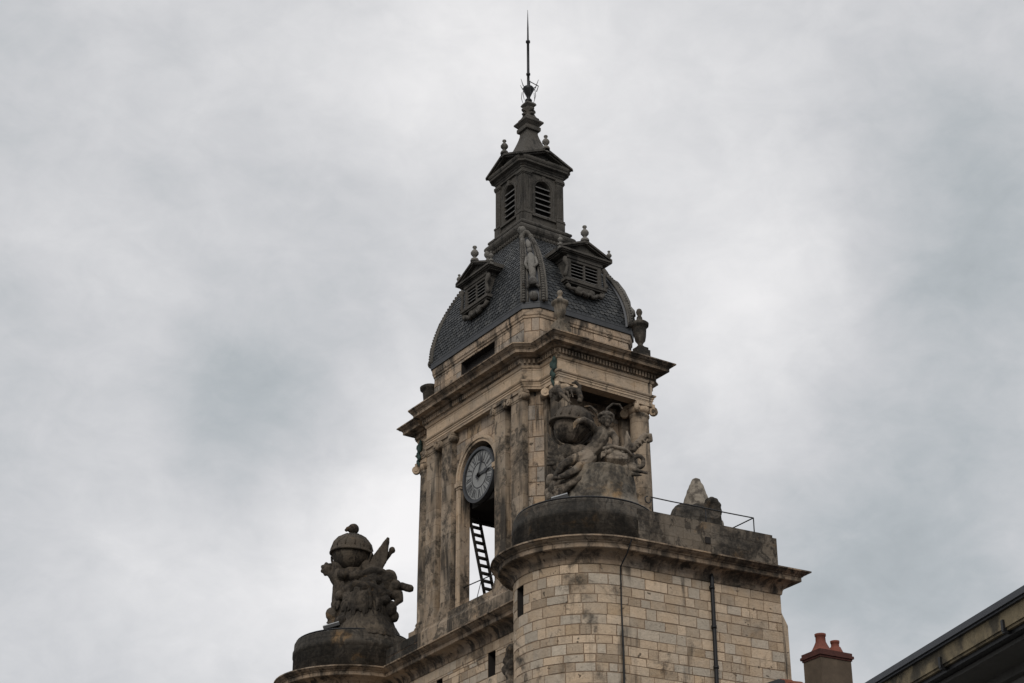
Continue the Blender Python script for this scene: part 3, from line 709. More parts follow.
# ---- dormers
def finial(mb, c, s, M4=None):
    mb.lathe(c, [(x*s,z*s) for x,z in ((.26,0),(.27,.08),(.22,.2),(.10,.27),(.08,.33),(.14,.38),(.24,.52),(.25,.62),(.17,.76),(.09,.82),(.08,.9),(.14,.98),(.12,1.06),(.03,1.1))], 14, M4)
def dormer(o, xdir, depth):
    """o = point at window centre on the front plane; xdir along the front (left to right from outside)"""
    F4 = frame(o, xdir)                              # local y = z cross x -> inward
    d = MB(); w = .92; h = .52
    fr = .24
    # box with an opening
    d.box((-w-fr,0,-h-.12),(-w,depth,h+.16), M4=F4); d.box((w,0,-h-.12),(w+fr,depth,h+.16), M4=F4)
    d.box((-w,0,h),(w,depth,h+.16), M4=F4); d.box((-w,.0,-h-.12),(w,depth,-h), M4=F4); d.box((-.06,.02,-h),(.06,.2,h), M4=F4)
    d.box((-w-fr-.06,-.06,h+.16),(w+fr+.06,depth+.3,h+.36), M4=F4)
    root = d.build('dormer', M['lant'], tw)
    p = MB(); W_ = w+fr+.58; z0 = h+.36
    for (a,b,q0,q1) in ((0.,.07,.0,-.1),(.07,.14,0,-.22),(.14,.25,0,-.3)):
        p.box((-W_+.25-b*1.0+.0,q1,z0+a),(W_-.25+b,depth+.4,z0+b-.002), M4=F4)
    zt = z0+.25; ap = .74
    p.prism([(-W_+.12,zt),(W_-.12,zt),(0,zt+ap-.08)], .02, depth+1.6, F4)
    for s in (-1,1):   # raking cornice
        p.prism([(s*(W_),zt),(s*(W_),zt+.12),(0,zt+ap+.12),(0,zt+ap)][::s], -.30, depth+1.7, F4)
        p.prism([(s*(W_-.2),zt),(s*(W_-.2),zt+.04),(0,zt+ap),(0,zt+ap-.09)][::s], -.2, .03, F4)
    p.build('pediment', M['lant'], root)
    l = MB(); l.box((-w,.34,-h),(w,.42,h), mi=1, M4=F4)
    for s in (-1,1):
        for q in range(5):
            zc = -h+.10+q*.205
            x0, x1 = (.06,w) if s>0 else (-w,-.06)
            l.add([(x0,.04,zc-.05),(x1,.04,zc-.05),(x1,.26,zc+.08),(x0,.26,zc+.08),(x0,.04,zc-.01),(x1,.04,zc-.01),(x1,.26,zc+.12),(x0,.26,zc+.12)],
                  [(0,3,2,1),(4,5,6,7),(0,1,5,4),(1,2,6,5),(2,3,7,6),(3,0,4,7)], M4=F4)
    l.build('louvre', [M['louv'],M['void']], root)
    s_ = MB(); s_.box((-w-fr-.25,-.18,-h-.30),(w+fr+.25,.6,-h-.122), M4=F4); s_.box((-w-fr-.15,-.10,-h-.40),(w+fr+.15,.6,-h-.302), M4=F4)
    s_.build('sill', M['lant'], root)
    a = MB()
    for s in (-1,1):
        pts = [(s*1.25,-.02,-h-.5),(s*1.05,-.06,-h-.74),(s*.78,-.08,-h-.70),(s*.66,-.08,-h-.84),(s*.40,-.1,-h-.92),(s*.25,-.1,-h-.78),(0,-.1,-h-.95)]
        a.tube([F4@Vector(x) for x in pts], [.13,.12,.11,.13,.12,.11,.15], 8)
        a.ell((s*1.12,-.02,-h-.58), (.16,.1,.16), 10, 7, F4); a.ell((s*.42,-.06,-h-.66), (.24,.1,.2), 10, 7, F4)
        a.tube([F4@Vector(x) for x in ((s*(w+fr+.16),.0,h+.1),(s*(w+fr+.24),-.1,h-.15),(s*(w+fr+.1),-.12,h-.4),(s*(w+fr+.16),-.08,-h+.25),(s*(w+fr+.26),-.1,-h+.02),(s*(w+fr+.14),-.06,-h-.1))], [.12,.15,.09,.09,.14,.1], 8)
    a.box((-.5,-.04,-h-.72),(.5,.4,-h-.402), M4=F4)
    a.build('scroll_apron', M['lant'], root)
    fpos = [(0,-.1,zt+ap+.1),(-W_+.06,-.08,zt+.1),(W_-.06,-.08,zt+.1)]
    for i,x in enumerate(fpos):
        fm = MB(); c0 = F4@Vector(x); s = .95 if i==0 else .62
        fm.box((c0.x-.17*s,c0.y-.17*s,c0.z-.18),(c0.x+.17*s,c0.y+.17*s,c0.z+.02)); finial(fm, tuple(c0), s); fm.build('finial', M['finial'], root)
dormer((0,-5.36,5.68), (1,0,0), 1.3)
dormer((-3.74,0,5.72), (0,-1,0), 1.0)
dormer((0,5.36,5.68), (-1,0,0), 1.3)
dormer((3.74,0,5.72), (0,1,0), 1.0)

# ---- lantern
def sq(h, c=.0):
    if c <= 0: return [(-h,-h),(h,-h),(h,h),(-h,h)]
    return [(-h,-h+c),(-h+c,-h),(h-c,-h),(h,-h+c),(h,h-c),(h-c,h),(-h+c,h),(-h,h-c)]
b = MB()
b.loft(sq(1.62), [(0,8.9),(.1,9.0),(.1,9.3),(.14,9.34),(.14,9.55),(.2,9.6),(.28,9.7),(.33,9.82),(.33,9.94),(.26,10.05),(.1,10.12),(.1,10.16),(.16,10.22),(.18,10.3),(.15,10.38),(.06,10.42),(.0,10.5)], cap=(False,True))
for i in range(4):
    for j in range(15):
        F4 = Matrix.Rotation(pi/2*i,4,'Z'); b.box((-1.6+j*.225,-1.83,9.36),(-1.5+j*.225,-1.72,9.53), M4=F4)
lo_ = b.build('lantern', M['lant'], tw)
HL = 1.40
bd = MB()
for i in range(4):
    F4 = Matrix.Rotation(pi/2*i,4,'Z')
    ww = .56; zs0, zs1 = 11.15, 13.0
    bd.box((-HL,-HL,10.45),(HL,-HL+.3,zs0), M4=F4)
    bd.box((-HL,-HL,zs0),(-ww,-HL+.3,14.0), M4=F4); bd.box((ww,-HL,zs0),(HL-.3,-HL+.3,14.0), M4=F4); bd.box((-ww,-HL,zs1+ww),(ww,-HL+.3,14.0), M4=F4)
    for s in (-1,1):
        arcp = [(s*ww*cos(radians(q)), zs1+ww*sin(radians(q))) for q in range(0,91,10)]+[(s*ww,zs1+ww)]
        bd.prism(arcp[::s], -HL-.002, -HL+.3, F4)
bd.build('lantern_wall', M['lant'], lo_)
for i in range(4):
    F4 = Matrix.Rotation(pi/2*i,4,'Z')
    a = MB()
    for (r0,r1,pr) in ((.57,.66,.04),(.66,.76,.07)):
        for q in range(0,180,10):
            pts = [(r*cos(radians(k)), 13.0+r*sin(radians(k))) for r,k in ((r1,q),(r1,q+10),(r0,q+10),(r0,q))]
            a.prism(pts, -HL-pr, -HL+.02, F4)
        for s in (-1,1): a.box((s*r0,-HL-pr,11.16),(s*r1,-HL+.02,13.0), M4=F4)
    a.box((-.85,-HL-.12,11.02),(.85,-HL+.02,11.158), M4=F4); a.box((-.1,-HL-.13,13.52),(.1,-HL,13.86), M4=F4)
    a.build('window_frame', M['lant'], lo_)
    l = MB(); l.box((-.6,-HL+.26,11.1),(.6,-HL+.29,13.7), mi=1, M4=F4)
    for q in range(6):
        zc = 11.28+q*.37; hw = .56 if zc<12.9 else .50 if zc<13.15 else .3
        l.add([(-hw,-HL+.0,zc-.07),(hw,-HL+.0,zc-.07),(hw,-HL+.24,zc+.10),(-hw,-HL+.24,zc+.10),(-hw,-HL,zc),(hw,-HL,zc),(hw,-HL+.24,zc+.17),(-hw,-HL+.24,zc+.17)],
              [(0,3,2,1),(4,5,6,7),(0,1,5,4),(1,2,6,5),(2,3,7,6),(3,0,4,7)], M4=F4)
    l.build('louvre', [M['louv'],M['void']], lo_)
    for s in (-1,1):   # corner pilasters, two to a face
        p = MB(); x0 = s*1.16
        p.box((x0-.23,-HL-.09,11.2),(x0+.23,-HL+.02,13.72), M4=F4)
        for q in (-.12,0,.12): p.box((x0+q-.03,-HL-.115,11.4),(x0+q+.03,-HL-.085,13.6), M4=F4)
        p.box((x0-.27,-HL-.15,10.5),(x0+.27,-HL+.02,11.08), M4=F4); p.box((x0-.29,-HL-.18,11.08),(x0+.29,-HL+.02,11.2), M4=F4)
        p.box((x0-.26,-HL-.13,13.72),(x0+.26,-HL+.02,13.80), M4=F4); p.box((x0-.30,-HL-.17,13.80),(x0+.30,-HL+.02,13.96), M4=F4)
        p.build('pilaster', M['lant'], lo_)
e_ = MB()
LC = sq(1.5,.12)
e_.loft(LC, [(-.2,13.96),(.0,13.96),(.0,14.1),(.04,14.12),(.04,14.22),(.1,14.26),(.13,14.34),(.32,14.40),(.34,14.52),(.38,14.55),(.42,14.64),(.42,14.70),(.1,14.76)], cap=(True,True))
e_.build('lantern_cornice', M['lant'], lo_)
for i in range(4):
    F4 = Matrix.Rotation(pi/2*i,4,'Z'); p = MB(); Wd = 1.84; zt = 14.70; ap = .80
    p.prism([(-1.5,zt),(1.5,zt),(0,zt+ap-.12)], -1.5, -.2, F4)
    for s in (-1,1):
        p.prism([(s*Wd,zt),(s*Wd,zt+.12),(0,zt+ap+.14),(0,zt+ap)][::s], -1.93, -.1, F4)
        p.prism([(s*(Wd-.2),zt+.0),(s*(Wd-.2),zt+.04),(0,zt+ap),(0,zt+ap-.1)][::s], -1.8, -1.45, F4)
    p.build('lantern_pediment', M['lant'], lo_)
    fm = MB(); c0 = F4@Vector((0,-1.78,zt+ap+.1)); fm.box((c0.x-.15,c0.y-.15,c0.z-.2),(c0.x+.15,c0.y+.15,c0.z+.03)); finial(fm, tuple(c0), .92); fm.build('finial', M['finial'], lo_)
for i in range(4):   # ball finials on the four corners of the lantern base
    a = pi/4+pi/2*i; fm = MB(); c0 = (2.55*cos(a)*.98,2.55*sin(a)*.98,9.5)
    fm.lathe(c0, [(.1,-.35),(.16,-.28),(.08,-.2),(.14,-.14),(.24,.0),(.25,.12),(.18,.27),(.05,.34)], 12); fm.build('ball_finial', M['finial'], lo_)

# ---- flared roof, cap and spire
r = MB()
prof = []
for i in range(13):
    t = i/12; z = 14.85+(17.72-14.85)*t; h = .39+.30*max(0,17.55-z)**1.3; prof.append((h-.42, z))
r.loft(sq(.42), prof, cap=(False,True))
r.loft(sq(.42), [(0,17.70),(.09,17.72),(.11,17.8),(.11,17.98),(.02,18.0)])
r.loft(sq(.42), [(.02,18.0),(.2,18.22),(.24,18.26),(.24,18.36),(.1,18.5)])
r.loft(sq(.3), [(.12,18.48),(.16,18.56),(.16,18.64),(.06,18.74),(-.02,18.9),(-.06,19.1),(-.06,19.5),(.02,19.6),(.06,19.66),(.0,19.8),(-.12,19.9)])
for i in range(4):
    a = pi/2*i
    d = Vector((cos(a),sin(a),0)); pv = Vector((-d.y,d.x,0))
    for zz,rr,oo in ((19.28,.14,.31),(18.98,.09,.34)):
        r.tube([d*oo-pv*.12+Vector((0,0,zz)), d*oo+pv*.12+Vector((0,0,zz))], rr, 12)
ro = r.build('spire_base', M['lant'], tw)
s_ = MB()
s_.lathe((0,0,0), [(.13,19.85),(.2,19.95),(.23,20.02),(.2,20.1),(.1,20.16),(.1,20.25),(.16,20.4),(.33,20.78),(.36,20.9),(.3,21.0),(.12,21.12),(.085,21.2),(.085,21.9),(.13,21.92),(.13,22.02),(.085,22.04),(.08,24.3),(.14,24.33),(.14,24.44),(.06,24.46),(.05,25.4),(.012,26.8)], 14)
rod = s_.build('spire_rod', M['iron'], tw)
w = MB()
for i,(a,rr,zz) in enumerate(((0,.55,21.25),(60,.4,21.5),(125,.5,21.3),(190,.6,21.35),(250,.45,21.2),(310,.62,21.45))):
    d = Vector((cos(radians(a)),sin(radians(a)),0))
    w.tube([d*.1+Vector((0,0,20.75)), d*rr*.75+Vector((0,0,20.95)), d*rr*1.05+Vector((0,0,zz))], [.035,.03,.012], 6)
    w.tube([d*.42+Vector((0,0,20.75)), d*.46+Vector((0,0,20.3)), d*.36+Vector((0,0,19.95))], [.018,.02,.014], 5)
d = Vector((cos(radians(-34)),sin(radians(-34)),0))
w.tube([Vector((0,0,21.5)), d*.62+Vector((0,0,21.1)), d*.5+Vector((0,0,20.7))], .03, 6)
w.build('wrought_iron_leaves', M['iron'], rod)

# ---- clock: dial, roman numerals, hands
cx = -3.46; cz = -5.33; RD = 1.42
F4 = frame((cx,0,cz), (0,-1,0))                       # local x = to the viewer's right, local y inward
ck = MB()
nn_ = 56
def disc(mb, r, y, mi): 
    vs = [(r*cos(2*pi*k/nn_), y, r*sin(2*pi*k/nn_)) for k in range(nn_)]; mb.add(vs, [tuple(range(nn_-1,-1,-1))], None, mi, False, F4)
def ringm(mb, r0, r1, y0, y1, mi=0):
    vs = []
    for k in range(nn_):
        a = 2*pi*k/nn_
        for (r,y) in ((r0,y0),(r1,y0),(r1,y1),(r0,y1)): vs.append((r*cos(a),y,r*sin(a)))
    fs = []
    for k in range(nn_):
        j = (k+1)%nn_
        for q in range(4): fs.append((k*4+q, j*4+q, j*4+(q+1)%4, k*4+(q+1)%4))
    mb.add(vs, fs, None, mi, False, F4)
ck.lathe((0,0,0), [(RD,.0),(RD,.12)], nn_, F4 @ Matrix.Rotation(-pi/2,4,'X'), False)
for (a,b) in ((.70,.725),(.74,.755),(1.36,1.385)): ringm(ck, a, b, -.012, .02, 1)
def bar(mb, p, q, w, y0, y1, mi):
    p, q = Vector(p), Vector(q); d = (q-p).normalized(); n_ = Vector((-d.y,d.x))*w/2
    c4 = [p+n_, q+n_, q-n_, p-n_]; mb.prism([(v.x,v.y) for v in c4][::-1], y0, y1, F4, mi)
ROM = ['XII','I','II','III','IIII','V','VI','VII','VIII','IX','X','XI']
for h in range(12):
    a = radians(90-30*h); rad = Vector((cos(a),sin(a))); tan = Vector((sin(a),-cos(a)))
    am = radians(90-30*h-15); rm = Vector((cos(am),sin(am))); bar(ck, rm*.73, rm*1.37, .022, -.012, .02, 1)
    txt = ROM[h]; wid = {'I':.085,'V':.17,'X':.17}; tot_ = sum(wid[c] for c in txt); sc2 = min(1, .52/tot_); u = -tot_*sc2/2
    for c in txt:
        w_ = wid[c]*sc2; um = u+w_/2; r0, r1 = .84, 1.28
        P_ = lambda uu, rr: rad*rr+tan*uu*(rr/1.06)
        if c == 'I': bar(ck, P_(um,r0), P_(um,r1), .04, -.012, .02, 1); bar(ck, P_(um-.035,r0), P_(um+.035,r0), .02, -.0125, .02, 1); bar(ck, P_(um-.035,r1), P_(um+.035,r1), .02, -.0125, .02, 1)
        elif c == 'V': bar(ck, P_(um-w_*.36,r1), P_(um,r0), .045, -.012, .02, 1); bar(ck, P_(um+w_*.36,r1), P_(um,r0), .022, -.0125, .02, 1)
        else: bar(ck, P_(um-w_*.36,r1), P_(um+w_*.36,r0), .045, -.012, .02, 1); bar(ck, P_(um+w_*.36,r1), P_(um-w_*.36,r0), .022, -.0125, .02, 1)
        u += w_
co = ck.build('clock', [M['dial'],M['ink']], tw)
rm_ = MB(); ringm(rm_, RD-.01, RD+.15, -.10, .2); ringm(rm_, RD-.03, RD+.05, -.06, .1); rm_.build('rim', M['lead'], co)
def hand(name, a, ln, w0):
    h = MB(); a = radians(90-a); d = Vector((cos(a),sin(a))); n_ = Vector((-d.y,d.x))
    pts = [d*-.28+n_*w0*.9, d*-.28-n_*w0*.9, d*-.02-n_*w0*.7, d*ln*.45-n_*w0*.8, d*ln*.62-n_*w0*1.7, d*ln*.76-n_*w0*.7, d*ln, d*ln*.76+n_*w0*.7, d*ln*.62+n_*w0*1.7, d*ln*.45+n_*w0*.8, d*-.02+n_*w0*.7]
    h.prism([(v.x,v.y) for v in pts], -.10 if ln>1.15 else -.07, -.075 if ln>1.15 else -.045, F4)
    h.lathe((0,0,0), [(.13,.03),(.13,.1),(.09,.12)], 14, F4 @ Matrix.Rotation(pi/2,4,'X'))
    h.build(name, M['ink'], co)
hand('clock_hand', 22, 1.34, .06); hand('clock_hand', 86, 1.08, .085)
# clock room floor and beams seen through the arch, and added blackout screens
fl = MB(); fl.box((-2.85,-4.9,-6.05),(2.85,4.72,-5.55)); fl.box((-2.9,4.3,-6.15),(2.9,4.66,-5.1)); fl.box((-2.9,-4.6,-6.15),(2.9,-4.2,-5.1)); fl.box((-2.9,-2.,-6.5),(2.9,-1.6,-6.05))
fl.box((-2.4,-4.95,-13.3),(2.4,-4.85,-2.5)); fl.box((2.8,-2.4,-13.3),(2.9,2.4,-2.5)); fl.box((-3.2,-1.0,-6.9),(-2.2,1.1,-6.45)); fl.build('clock_room_floor_and_blackout_screens', M['void'], tw)  # tall screens added across side and rear arches to keep the room dark
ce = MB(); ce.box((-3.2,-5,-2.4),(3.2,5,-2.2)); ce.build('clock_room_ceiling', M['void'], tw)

# ---- stone urns on the main cornice
def urn(x, y, z, s=1., mat='carve', zs=1., top=True):
    u = MB(); u.box((x-.42*s,y-.42*s,z),(x+.42*s,y+.42*s,z+.42*s)); u.box((x-.34*s,y-.34*s,z+.42*s),(x+.34*s,y+.34*s,z+.58*s))
    u.lathe((x,y,z), [(a*s,b*s) for a,b in ((.22,.56),(.24,.66),(.15,.74),(.18,.84),(.31,.98),(.36,1.2),(.40,1.62),(.42,1.72),(.54,1.80),(.56,1.95),(.46,2.02),(.3,2.08),(.2,2.14),(.17,2.32),(.1,2.4),(.17,2.5),(.2,2.62),(.14,2.76),(.03,2.82)) if top or b < 2.1], 18)
    u.box((x-.5*s,y-.5*s,.1),(x+.5*s,y+.5*s,z+.01)); u.v = [(a,b,z+(c_-z)*zs) for a,b,c_ in u.v]; u.build('urn', M[mat], tw)
urn(-3.0,-7.15,.62,.84,'plinth'); urn(2.3,-7.2,.3,.9,'black',zs=1.2); urn(-3.2,5.75,.0,1.08,'black',top=False)

# ---- corbel sculpture where the turret meets the front wall


# ================================================================== SCULPTED TROPHIES (carved groups fused by voxel remesh)
def carve(mb, voxel=.06, rough=.035, seed=0, smooth=2):
    me = bpy.data.meshes.new('tmp'); me.from_pydata([v for v in mb.v], [], mb.f); me.update()
    ob = bpy.data.objects.new('tmp', me); COL.objects.link(ob)
    md = ob.modifiers.new('r', 'REMESH'); md.mode = 'VOXEL'; md.voxel_size = voxel
    sm_ = ob.modifiers.new('s', 'SMOOTH'); sm_.factor = .5; sm_.iterations = smooth
    tx = bpy.data.textures.new('erosion', 'CLOUDS'); tx.noise_scale = .35; tx.noise_depth = 3
    dp = ob.modifiers.new('d', 'DISPLACE'); dp.texture = tx; dp.strength = rough*2.2; dp.mid_level = .5
    dg = bpy.context.evaluated_depsgraph_get(); ev = ob.evaluated_get(dg); m2 = bpy.data.meshes.new_from_object(ev)
    out = MB(); out.v = [tuple(v.co) for v in m2.vertices]
    for p in m2.polygons: out.face(list(p.vertices), None, 0, True)
    bpy.data.objects.remove(ob); bpy.data.meshes.remove(me); bpy.data.meshes.remove(m2); bpy.data.textures.remove(tx)
    return out
VR = Vector((sin(yaw), -cos(yaw), 0)); VT = Vector((-cos(yaw), -sin(yaw), 0))      # to the right / towards the street
class Trophy:
    def __init__(s, c, k): s.c = Vector(c); s.k = k
    def p(s, px, py, d=0.):
        """carving grid: px to the right, py down, d towards the street (in units)"""
        return s.c+VR*(px/s.k)+Vector((0,0,-py/(s.k*.95)-d*.33))+VT*d
    def e(s, mb, px, py, d, rx, ry, rd=None):
        F4_ = Matrix((VR, VT, Vector((0,0,1)))).transposed().to_4x4(); F4_.translation = s.p(px,py,d)
        mb.ell((0,0,0), (rx/s.k, (rd if rd else rx)/s.k, ry/s.k/.95), 16, 11, F4_)
    def t(s, mb, pts, r, seg=9):
        mb.tube([s.p(*q) for q in pts], [x/s.k for x in r] if isinstance(r,(list,tuple)) else r/s.k, seg)
def globe(tr, px, py, r, rim, tilt, root, mat='carve_dark', gmat=None):
    c0 = tr.p(px,py,0); rr = r/tr.k
    ax = (Vector((0,0,1))+VR*tilt+VT*.0).normalized(); F4_ = ax.to_track_quat('Z','X').to_matrix().to_4x4(); F4_.translation = c0
    gm = MB()
    gm.lathe((0,0,0), [(max(.01,rr*.98*sin(pi*i/16)), -rr*.98*cos(pi*i/16)) for i in range(11)], 32, F4_)
    for a in (20,65,110,155,200,245,290,335):
        a = radians(a); gm.tube([F4_@Vector((rr*.99*cos(a)*cos(q),rr*.99*sin(a)*cos(q),rr*.99*sin(q))) for q in [radians(x) for x in (-80,-60,-40,-20,-5)]], .028, 5)
    gm.build('globe', M[gmat or mat], root)
    km = MB()
    cap = [(rr*.99,-.03),(rr*rim*.97,-.05),(rr*rim,-.02),(rr*rim*.99,.05),(rr*1.08,.1)]+[(max(.02,rr*1.09*cos(pi/2*i/10)), .1+rr*1.0*sin(pi/2*i/10)) for i in range(1,11)]
    km.lathe((0,0,0), cap, 32, F4_)
    for i in range(14):
        a = 2*pi*i/14; km.tube([F4_@Vector((rr*1.09*cos(a)*cos(q),rr*1.09*sin(a)*cos(q),.1+rr*1.0*sin(q))) for q in [radians(x) for x in (6,25,45,65,82)]], [.045,.045,.04,.03,.015], 5)
    ax2 = (F4_.to_3x3() @ Vector((.35,.94,0))).normalized(); u_a = (F4_.to_3x3() @ Vector((0,0,-1))); u_b = ax2.cross(u_a)
    km.tube([c0+(u_a*cos(q)+u_b*sin(q))*rr*1.12 for q in [radians(x) for x in range(-88,89,11)]], .07, 7)
    km.build('globe_cap', M[mat], root)
cb = MB()       # worn bracket carving on the front wall beside the right turret
for (x,y,z,rr) in ((-3.7,-3.75,-15.9,.16),(-3.8,-3.85,-16.1,.2),(-3.75,-3.7,-16.35,.22),(-3.9,-3.6,-16.6,.16),(-3.7,-3.75,-16.85,.26),(-3.85,-3.5,-17.05,.2),(-3.7,-3.7,-17.35,.26),(-3.75,-3.75,-17.8,.22)):
    cb.ell(LW((x,y,z)), (rr,rr,rr*1.25), 10, 7)
cb.box(LW((-3.72,-4.0,-18.0)), LW((-3.5,-3.5,-15.8)))
carve(cb, .05, .06, smooth=1).build('carved_corbel', M['carve'], tw)
# patinated bronze leaf at two portico corners of the tower
for s in (-1,1):
    k = MB(); y_ = s*6.78
    k.box((-3.26,y_-.16,-1.6),(-3.08,y_+.14,-1.02))
    for (zz,oy,ox,rr) in ((-1.05,-.1,-3.24,.13),(-1.3,.1,-3.27,.15),(-1.55,-.12,-3.3,.16),(-1.8,.06,-3.3,.17),(-2.0,-.1,-3.3,.16),(-2.2,.08,-3.26,.12),(-2.4,.0,-3.22,.08)): k.ell((ox,y_+oy,zz), (.09,rr,.19), 8, 6)
    carve(k, .04, .05, smooth=1).build('bronze_leaf', M['copper'], tw)
# --- right-hand group
c = LW((TCX,-TCY,0)); C0 = (c[0]+.77,c[1]-.35,-10.75)
tr = Trophy(C0, 20.6)
root = empty('trophy_sculpture', 'carved cherub leaning on a globe in front of the columned tower side', 'sculpture', (c[0],c[1],-11.9), 'carved globe groups on the turret roofs')
pd = MB()
pd.lathe((C0[0]-.15,C0[1],0), [(2.1,-11.92),(2.05,-11.5),(1.95,-11.2),(1.84,-10.7),(1.78,-10.2),(1.74,-9.7),(1.68,-9.45),(1.3,-9.3)], 40)
carve(pd, .07, .05).build('pedestal', M['plinth'], root)
globe(tr, -27, -76.5, 19.6, 1.26, .20, root, 'carve_dark', 'carve')
fg = MB()      # seated cherub: one continuous figure
tr.t(fg, [(-14,-46,.75),(-5,-54,.7),(1,-64,.7),(4,-71,.65)], [8,7.4,8.2,5.2])
tr.t(fg, [(-5,-70,.7),(4,-71.5,.6),(12,-69,.65)], [4.4,5,4.2])
tr.t(fg, [(4,-72,.65),(5,-77,.72)], [3.4,3.3])
tr.e(fg, 6, -82, .8, 6.0, 7.0); tr.e(fg, 7.2, -80.5, 1.13, 1.4, 1.9); tr.e(fg, 3.6,-84,1.05,1.7,1.0); tr.e(fg, 10,-83.6,1.03,1.7,1.0); tr.e(fg,7,-77.2,1.02,2.2,1.0); tr.e(fg,7,-75.6,.98,2.4,1.4)
tr.e(fg, -.4,-81.5,.75,1.4,2.3); tr.e(fg, 12.2,-81.5,.75,1.4,2.3)
for q in range(9):
    a = radians(15+q*19); tr.e(fg, 6+6.4*cos(a), -84-5.2*sin(a), .72+.12*(q%2), 2.5, 2.4)
for q in range(5): tr.e(fg, 1.5+q*2.3, -87.4, 1.0, 1.9, 1.5)
tr.t(fg, [(-4,-70,.8),(-10,-77,1.15),(-17,-81,1.35),(-23,-79,1.5),(-25.5,-77,1.55)], [4.2,3.8,3.4,2.9,2.3])
tr.t(fg, [(11,-69,.7),(15,-62,.75),(14,-53,.85),(8,-48,1.1),(3,-47,1.2)], [4.0,3.7,3.4,2.9,2.4])
for q in range(4): tr.t(fg, [(-25,-78.6+q*1.6,1.55),(-27,-77.4+q*1.8,1.62),(-28,-75.6+q*1.8,1.62)], [.85,.75,.6], 6); tr.t(fg, [(3,-48.6+q*1.3,1.2),(.5,-47.8+q*1.5,1.26),(-.6,-46+q*1.5,1.26)], [.85,.75,.6], 6)
tr.t(fg, [(-24,-79,1.5),(-24.5,-75.5,1.6)], [1.1,.8], 6); tr.t(fg, [(4,-46,1.2),(2.5,-43.5,1.25)], [1.1,.8], 6)
tr.t(fg, [(-12,-46,.8),(-22,-42,1.2),(-31,-39,1.3),(-39,-34,1.3),(-44,-27,1.25)], [7.4,6.2,5.2,4.2,3.2])
tr.t(fg, [(-10,-44,1.0),(-18,-35,1.35),(-25,-30,1.5),(-36,-24,1.55),(-43,-22,1.6)], [7,5.8,4.8,3.6,2.6])
tr.e(fg,-46,-21,1.65,3.6,2); tr.e(fg,-46,-24.5,1.3,2.2,3.6)
carve(fg, .032, .014, smooth=1).build('cherub_figure', M['carve'], root)
dr = MB()      # drapery, wing, armour and scrolls
for (y0_,y1_,x0_,x1_,d_,r_w) in ((-16,-31,-46,-3,1.25,3.2),(-12,-27,-47,-6,1.45,2.8),(-8,-22,-49,-16,1.45,3.0),(-5,-16,-48,-26,1.4,2.8),(-20,-33,-44,0,1.05,2.8),(-2,-9,-52,-34,1.25,2.6)):
    tr.t(dr, [(x0_,y0_,d_-.25),(x0_*.72+x1_*.28,y0_*.8+y1_*.2+1.5,d_),(x0_*.4+x1_*.6,y0_*.5+y1_*.5-1.2,d_+.1),(x1_,y1_,d_-.15)], [r_w*.8,r_w*1.1,r_w,r_w*.5], 7)
tr.e(dr, -30,-22,.8,18,11,10); tr.e(dr,-46,-12,.7,6.5,8); tr.e(dr,-50,-20,.6,5,7); tr.e(dr,-43,-40,.2,8,10); tr.e(dr,-33,-48,.0,11,10); tr.e(dr,-20,-48,.0,12,9)
for q in range(7): tr.t(dr, [(-36+q*.6,-40+q*1.2,.45),(-44+q*.9,-50+q*1.8,.5),(-50-q*.6,-62+q*4.2,.4),(-53+q*.5,-70+q*5.2,.32)], [2.2,2.4,1.8,.7], 6)
for (x,y,d,a,b) in ((-50,-3,.6,6,5),(-42,-2,.9,5,4),(-37,-5,1.1,4,3.6),(-53,-8,.5,4,5)): tr.e(dr,x,y,d,a,b)
tr.t(dr, [(0,-84,.3),(-4,-93,.25),(-9,-97,.2),(-15,-97,.1)], [1.2,1.4,1.4,1.1]); tr.t(dr, [(-5,-86,.2),(-9,-91,.2),(-15,-92,.1)],[1.2,1.3,1]); tr.t(dr, [(6,-89,.35),(8,-95,.25),(14,-100,.15),(21,-99,.15),(24,-94,.15)], [1.2,1.3,1.3,1.2,.8])
tr.t(dr, [(-43,-106,-.6),(-37,-113,-.3),(-28,-116,-.2),(-20,-114,-.2),(-18,-107,-.1),(-20,-102,0)], [3.6,4.4,4.2,3.6,3,2.2]); tr.t(dr, [(-20,-113,-.2),(-19,-120,-.2),(-23,-124,-.2),(-27,-123,-.2)], [2.4,2,1.6,.9]); tr.e(dr,-42,-116,-.4,5,5.5); tr.t(dr,[(-41,-116,-.1),(-37,-110,.2),(-31,-103,.2),(-28,-101,.3)],[2.6,2,1.6,1.2]); tr.t(dr,[(-45,-118,-.4),(-49,-113,-.3),(-48,-107,-.3)],[2.4,2.2,1.4])
for q in range(4): tr.t(dr, [(-40+q*4,-112-q*.8,.0),(-38+q*4,-106-q*.4,.05)], [1.3,.9], 6)
tr.e(dr, 14,-42,.7,10,9); tr.e(dr, 24,-43,.5,7,9)
for q in range(8): tr.t(dr, [(5+q*2.9,-50+q*.5,1.0+.12*sin(q*.45)),(6+q*2.7,-42+q*.2,1.2+.12*sin(q*.45)),(7+q*2.4,-34,1.0)], [1.2,1.5,1.1], 6)
tr.t(dr, [(2,-52,.95),(12,-54,1.1),(24,-51,1.0),(31,-45,.7)], [1.8,2,2,1.8]); tr.t(dr, [(4,-33,1.1),(14,-31,1.25),(26,-33,1.05)], [2,2.2,1.8])
for q in range(5): tr.t(dr, [(6+q*4.6,-32,1.1),(5+q*4.9,-24+q%2*2,1.25)], [1.9,1.2], 6)
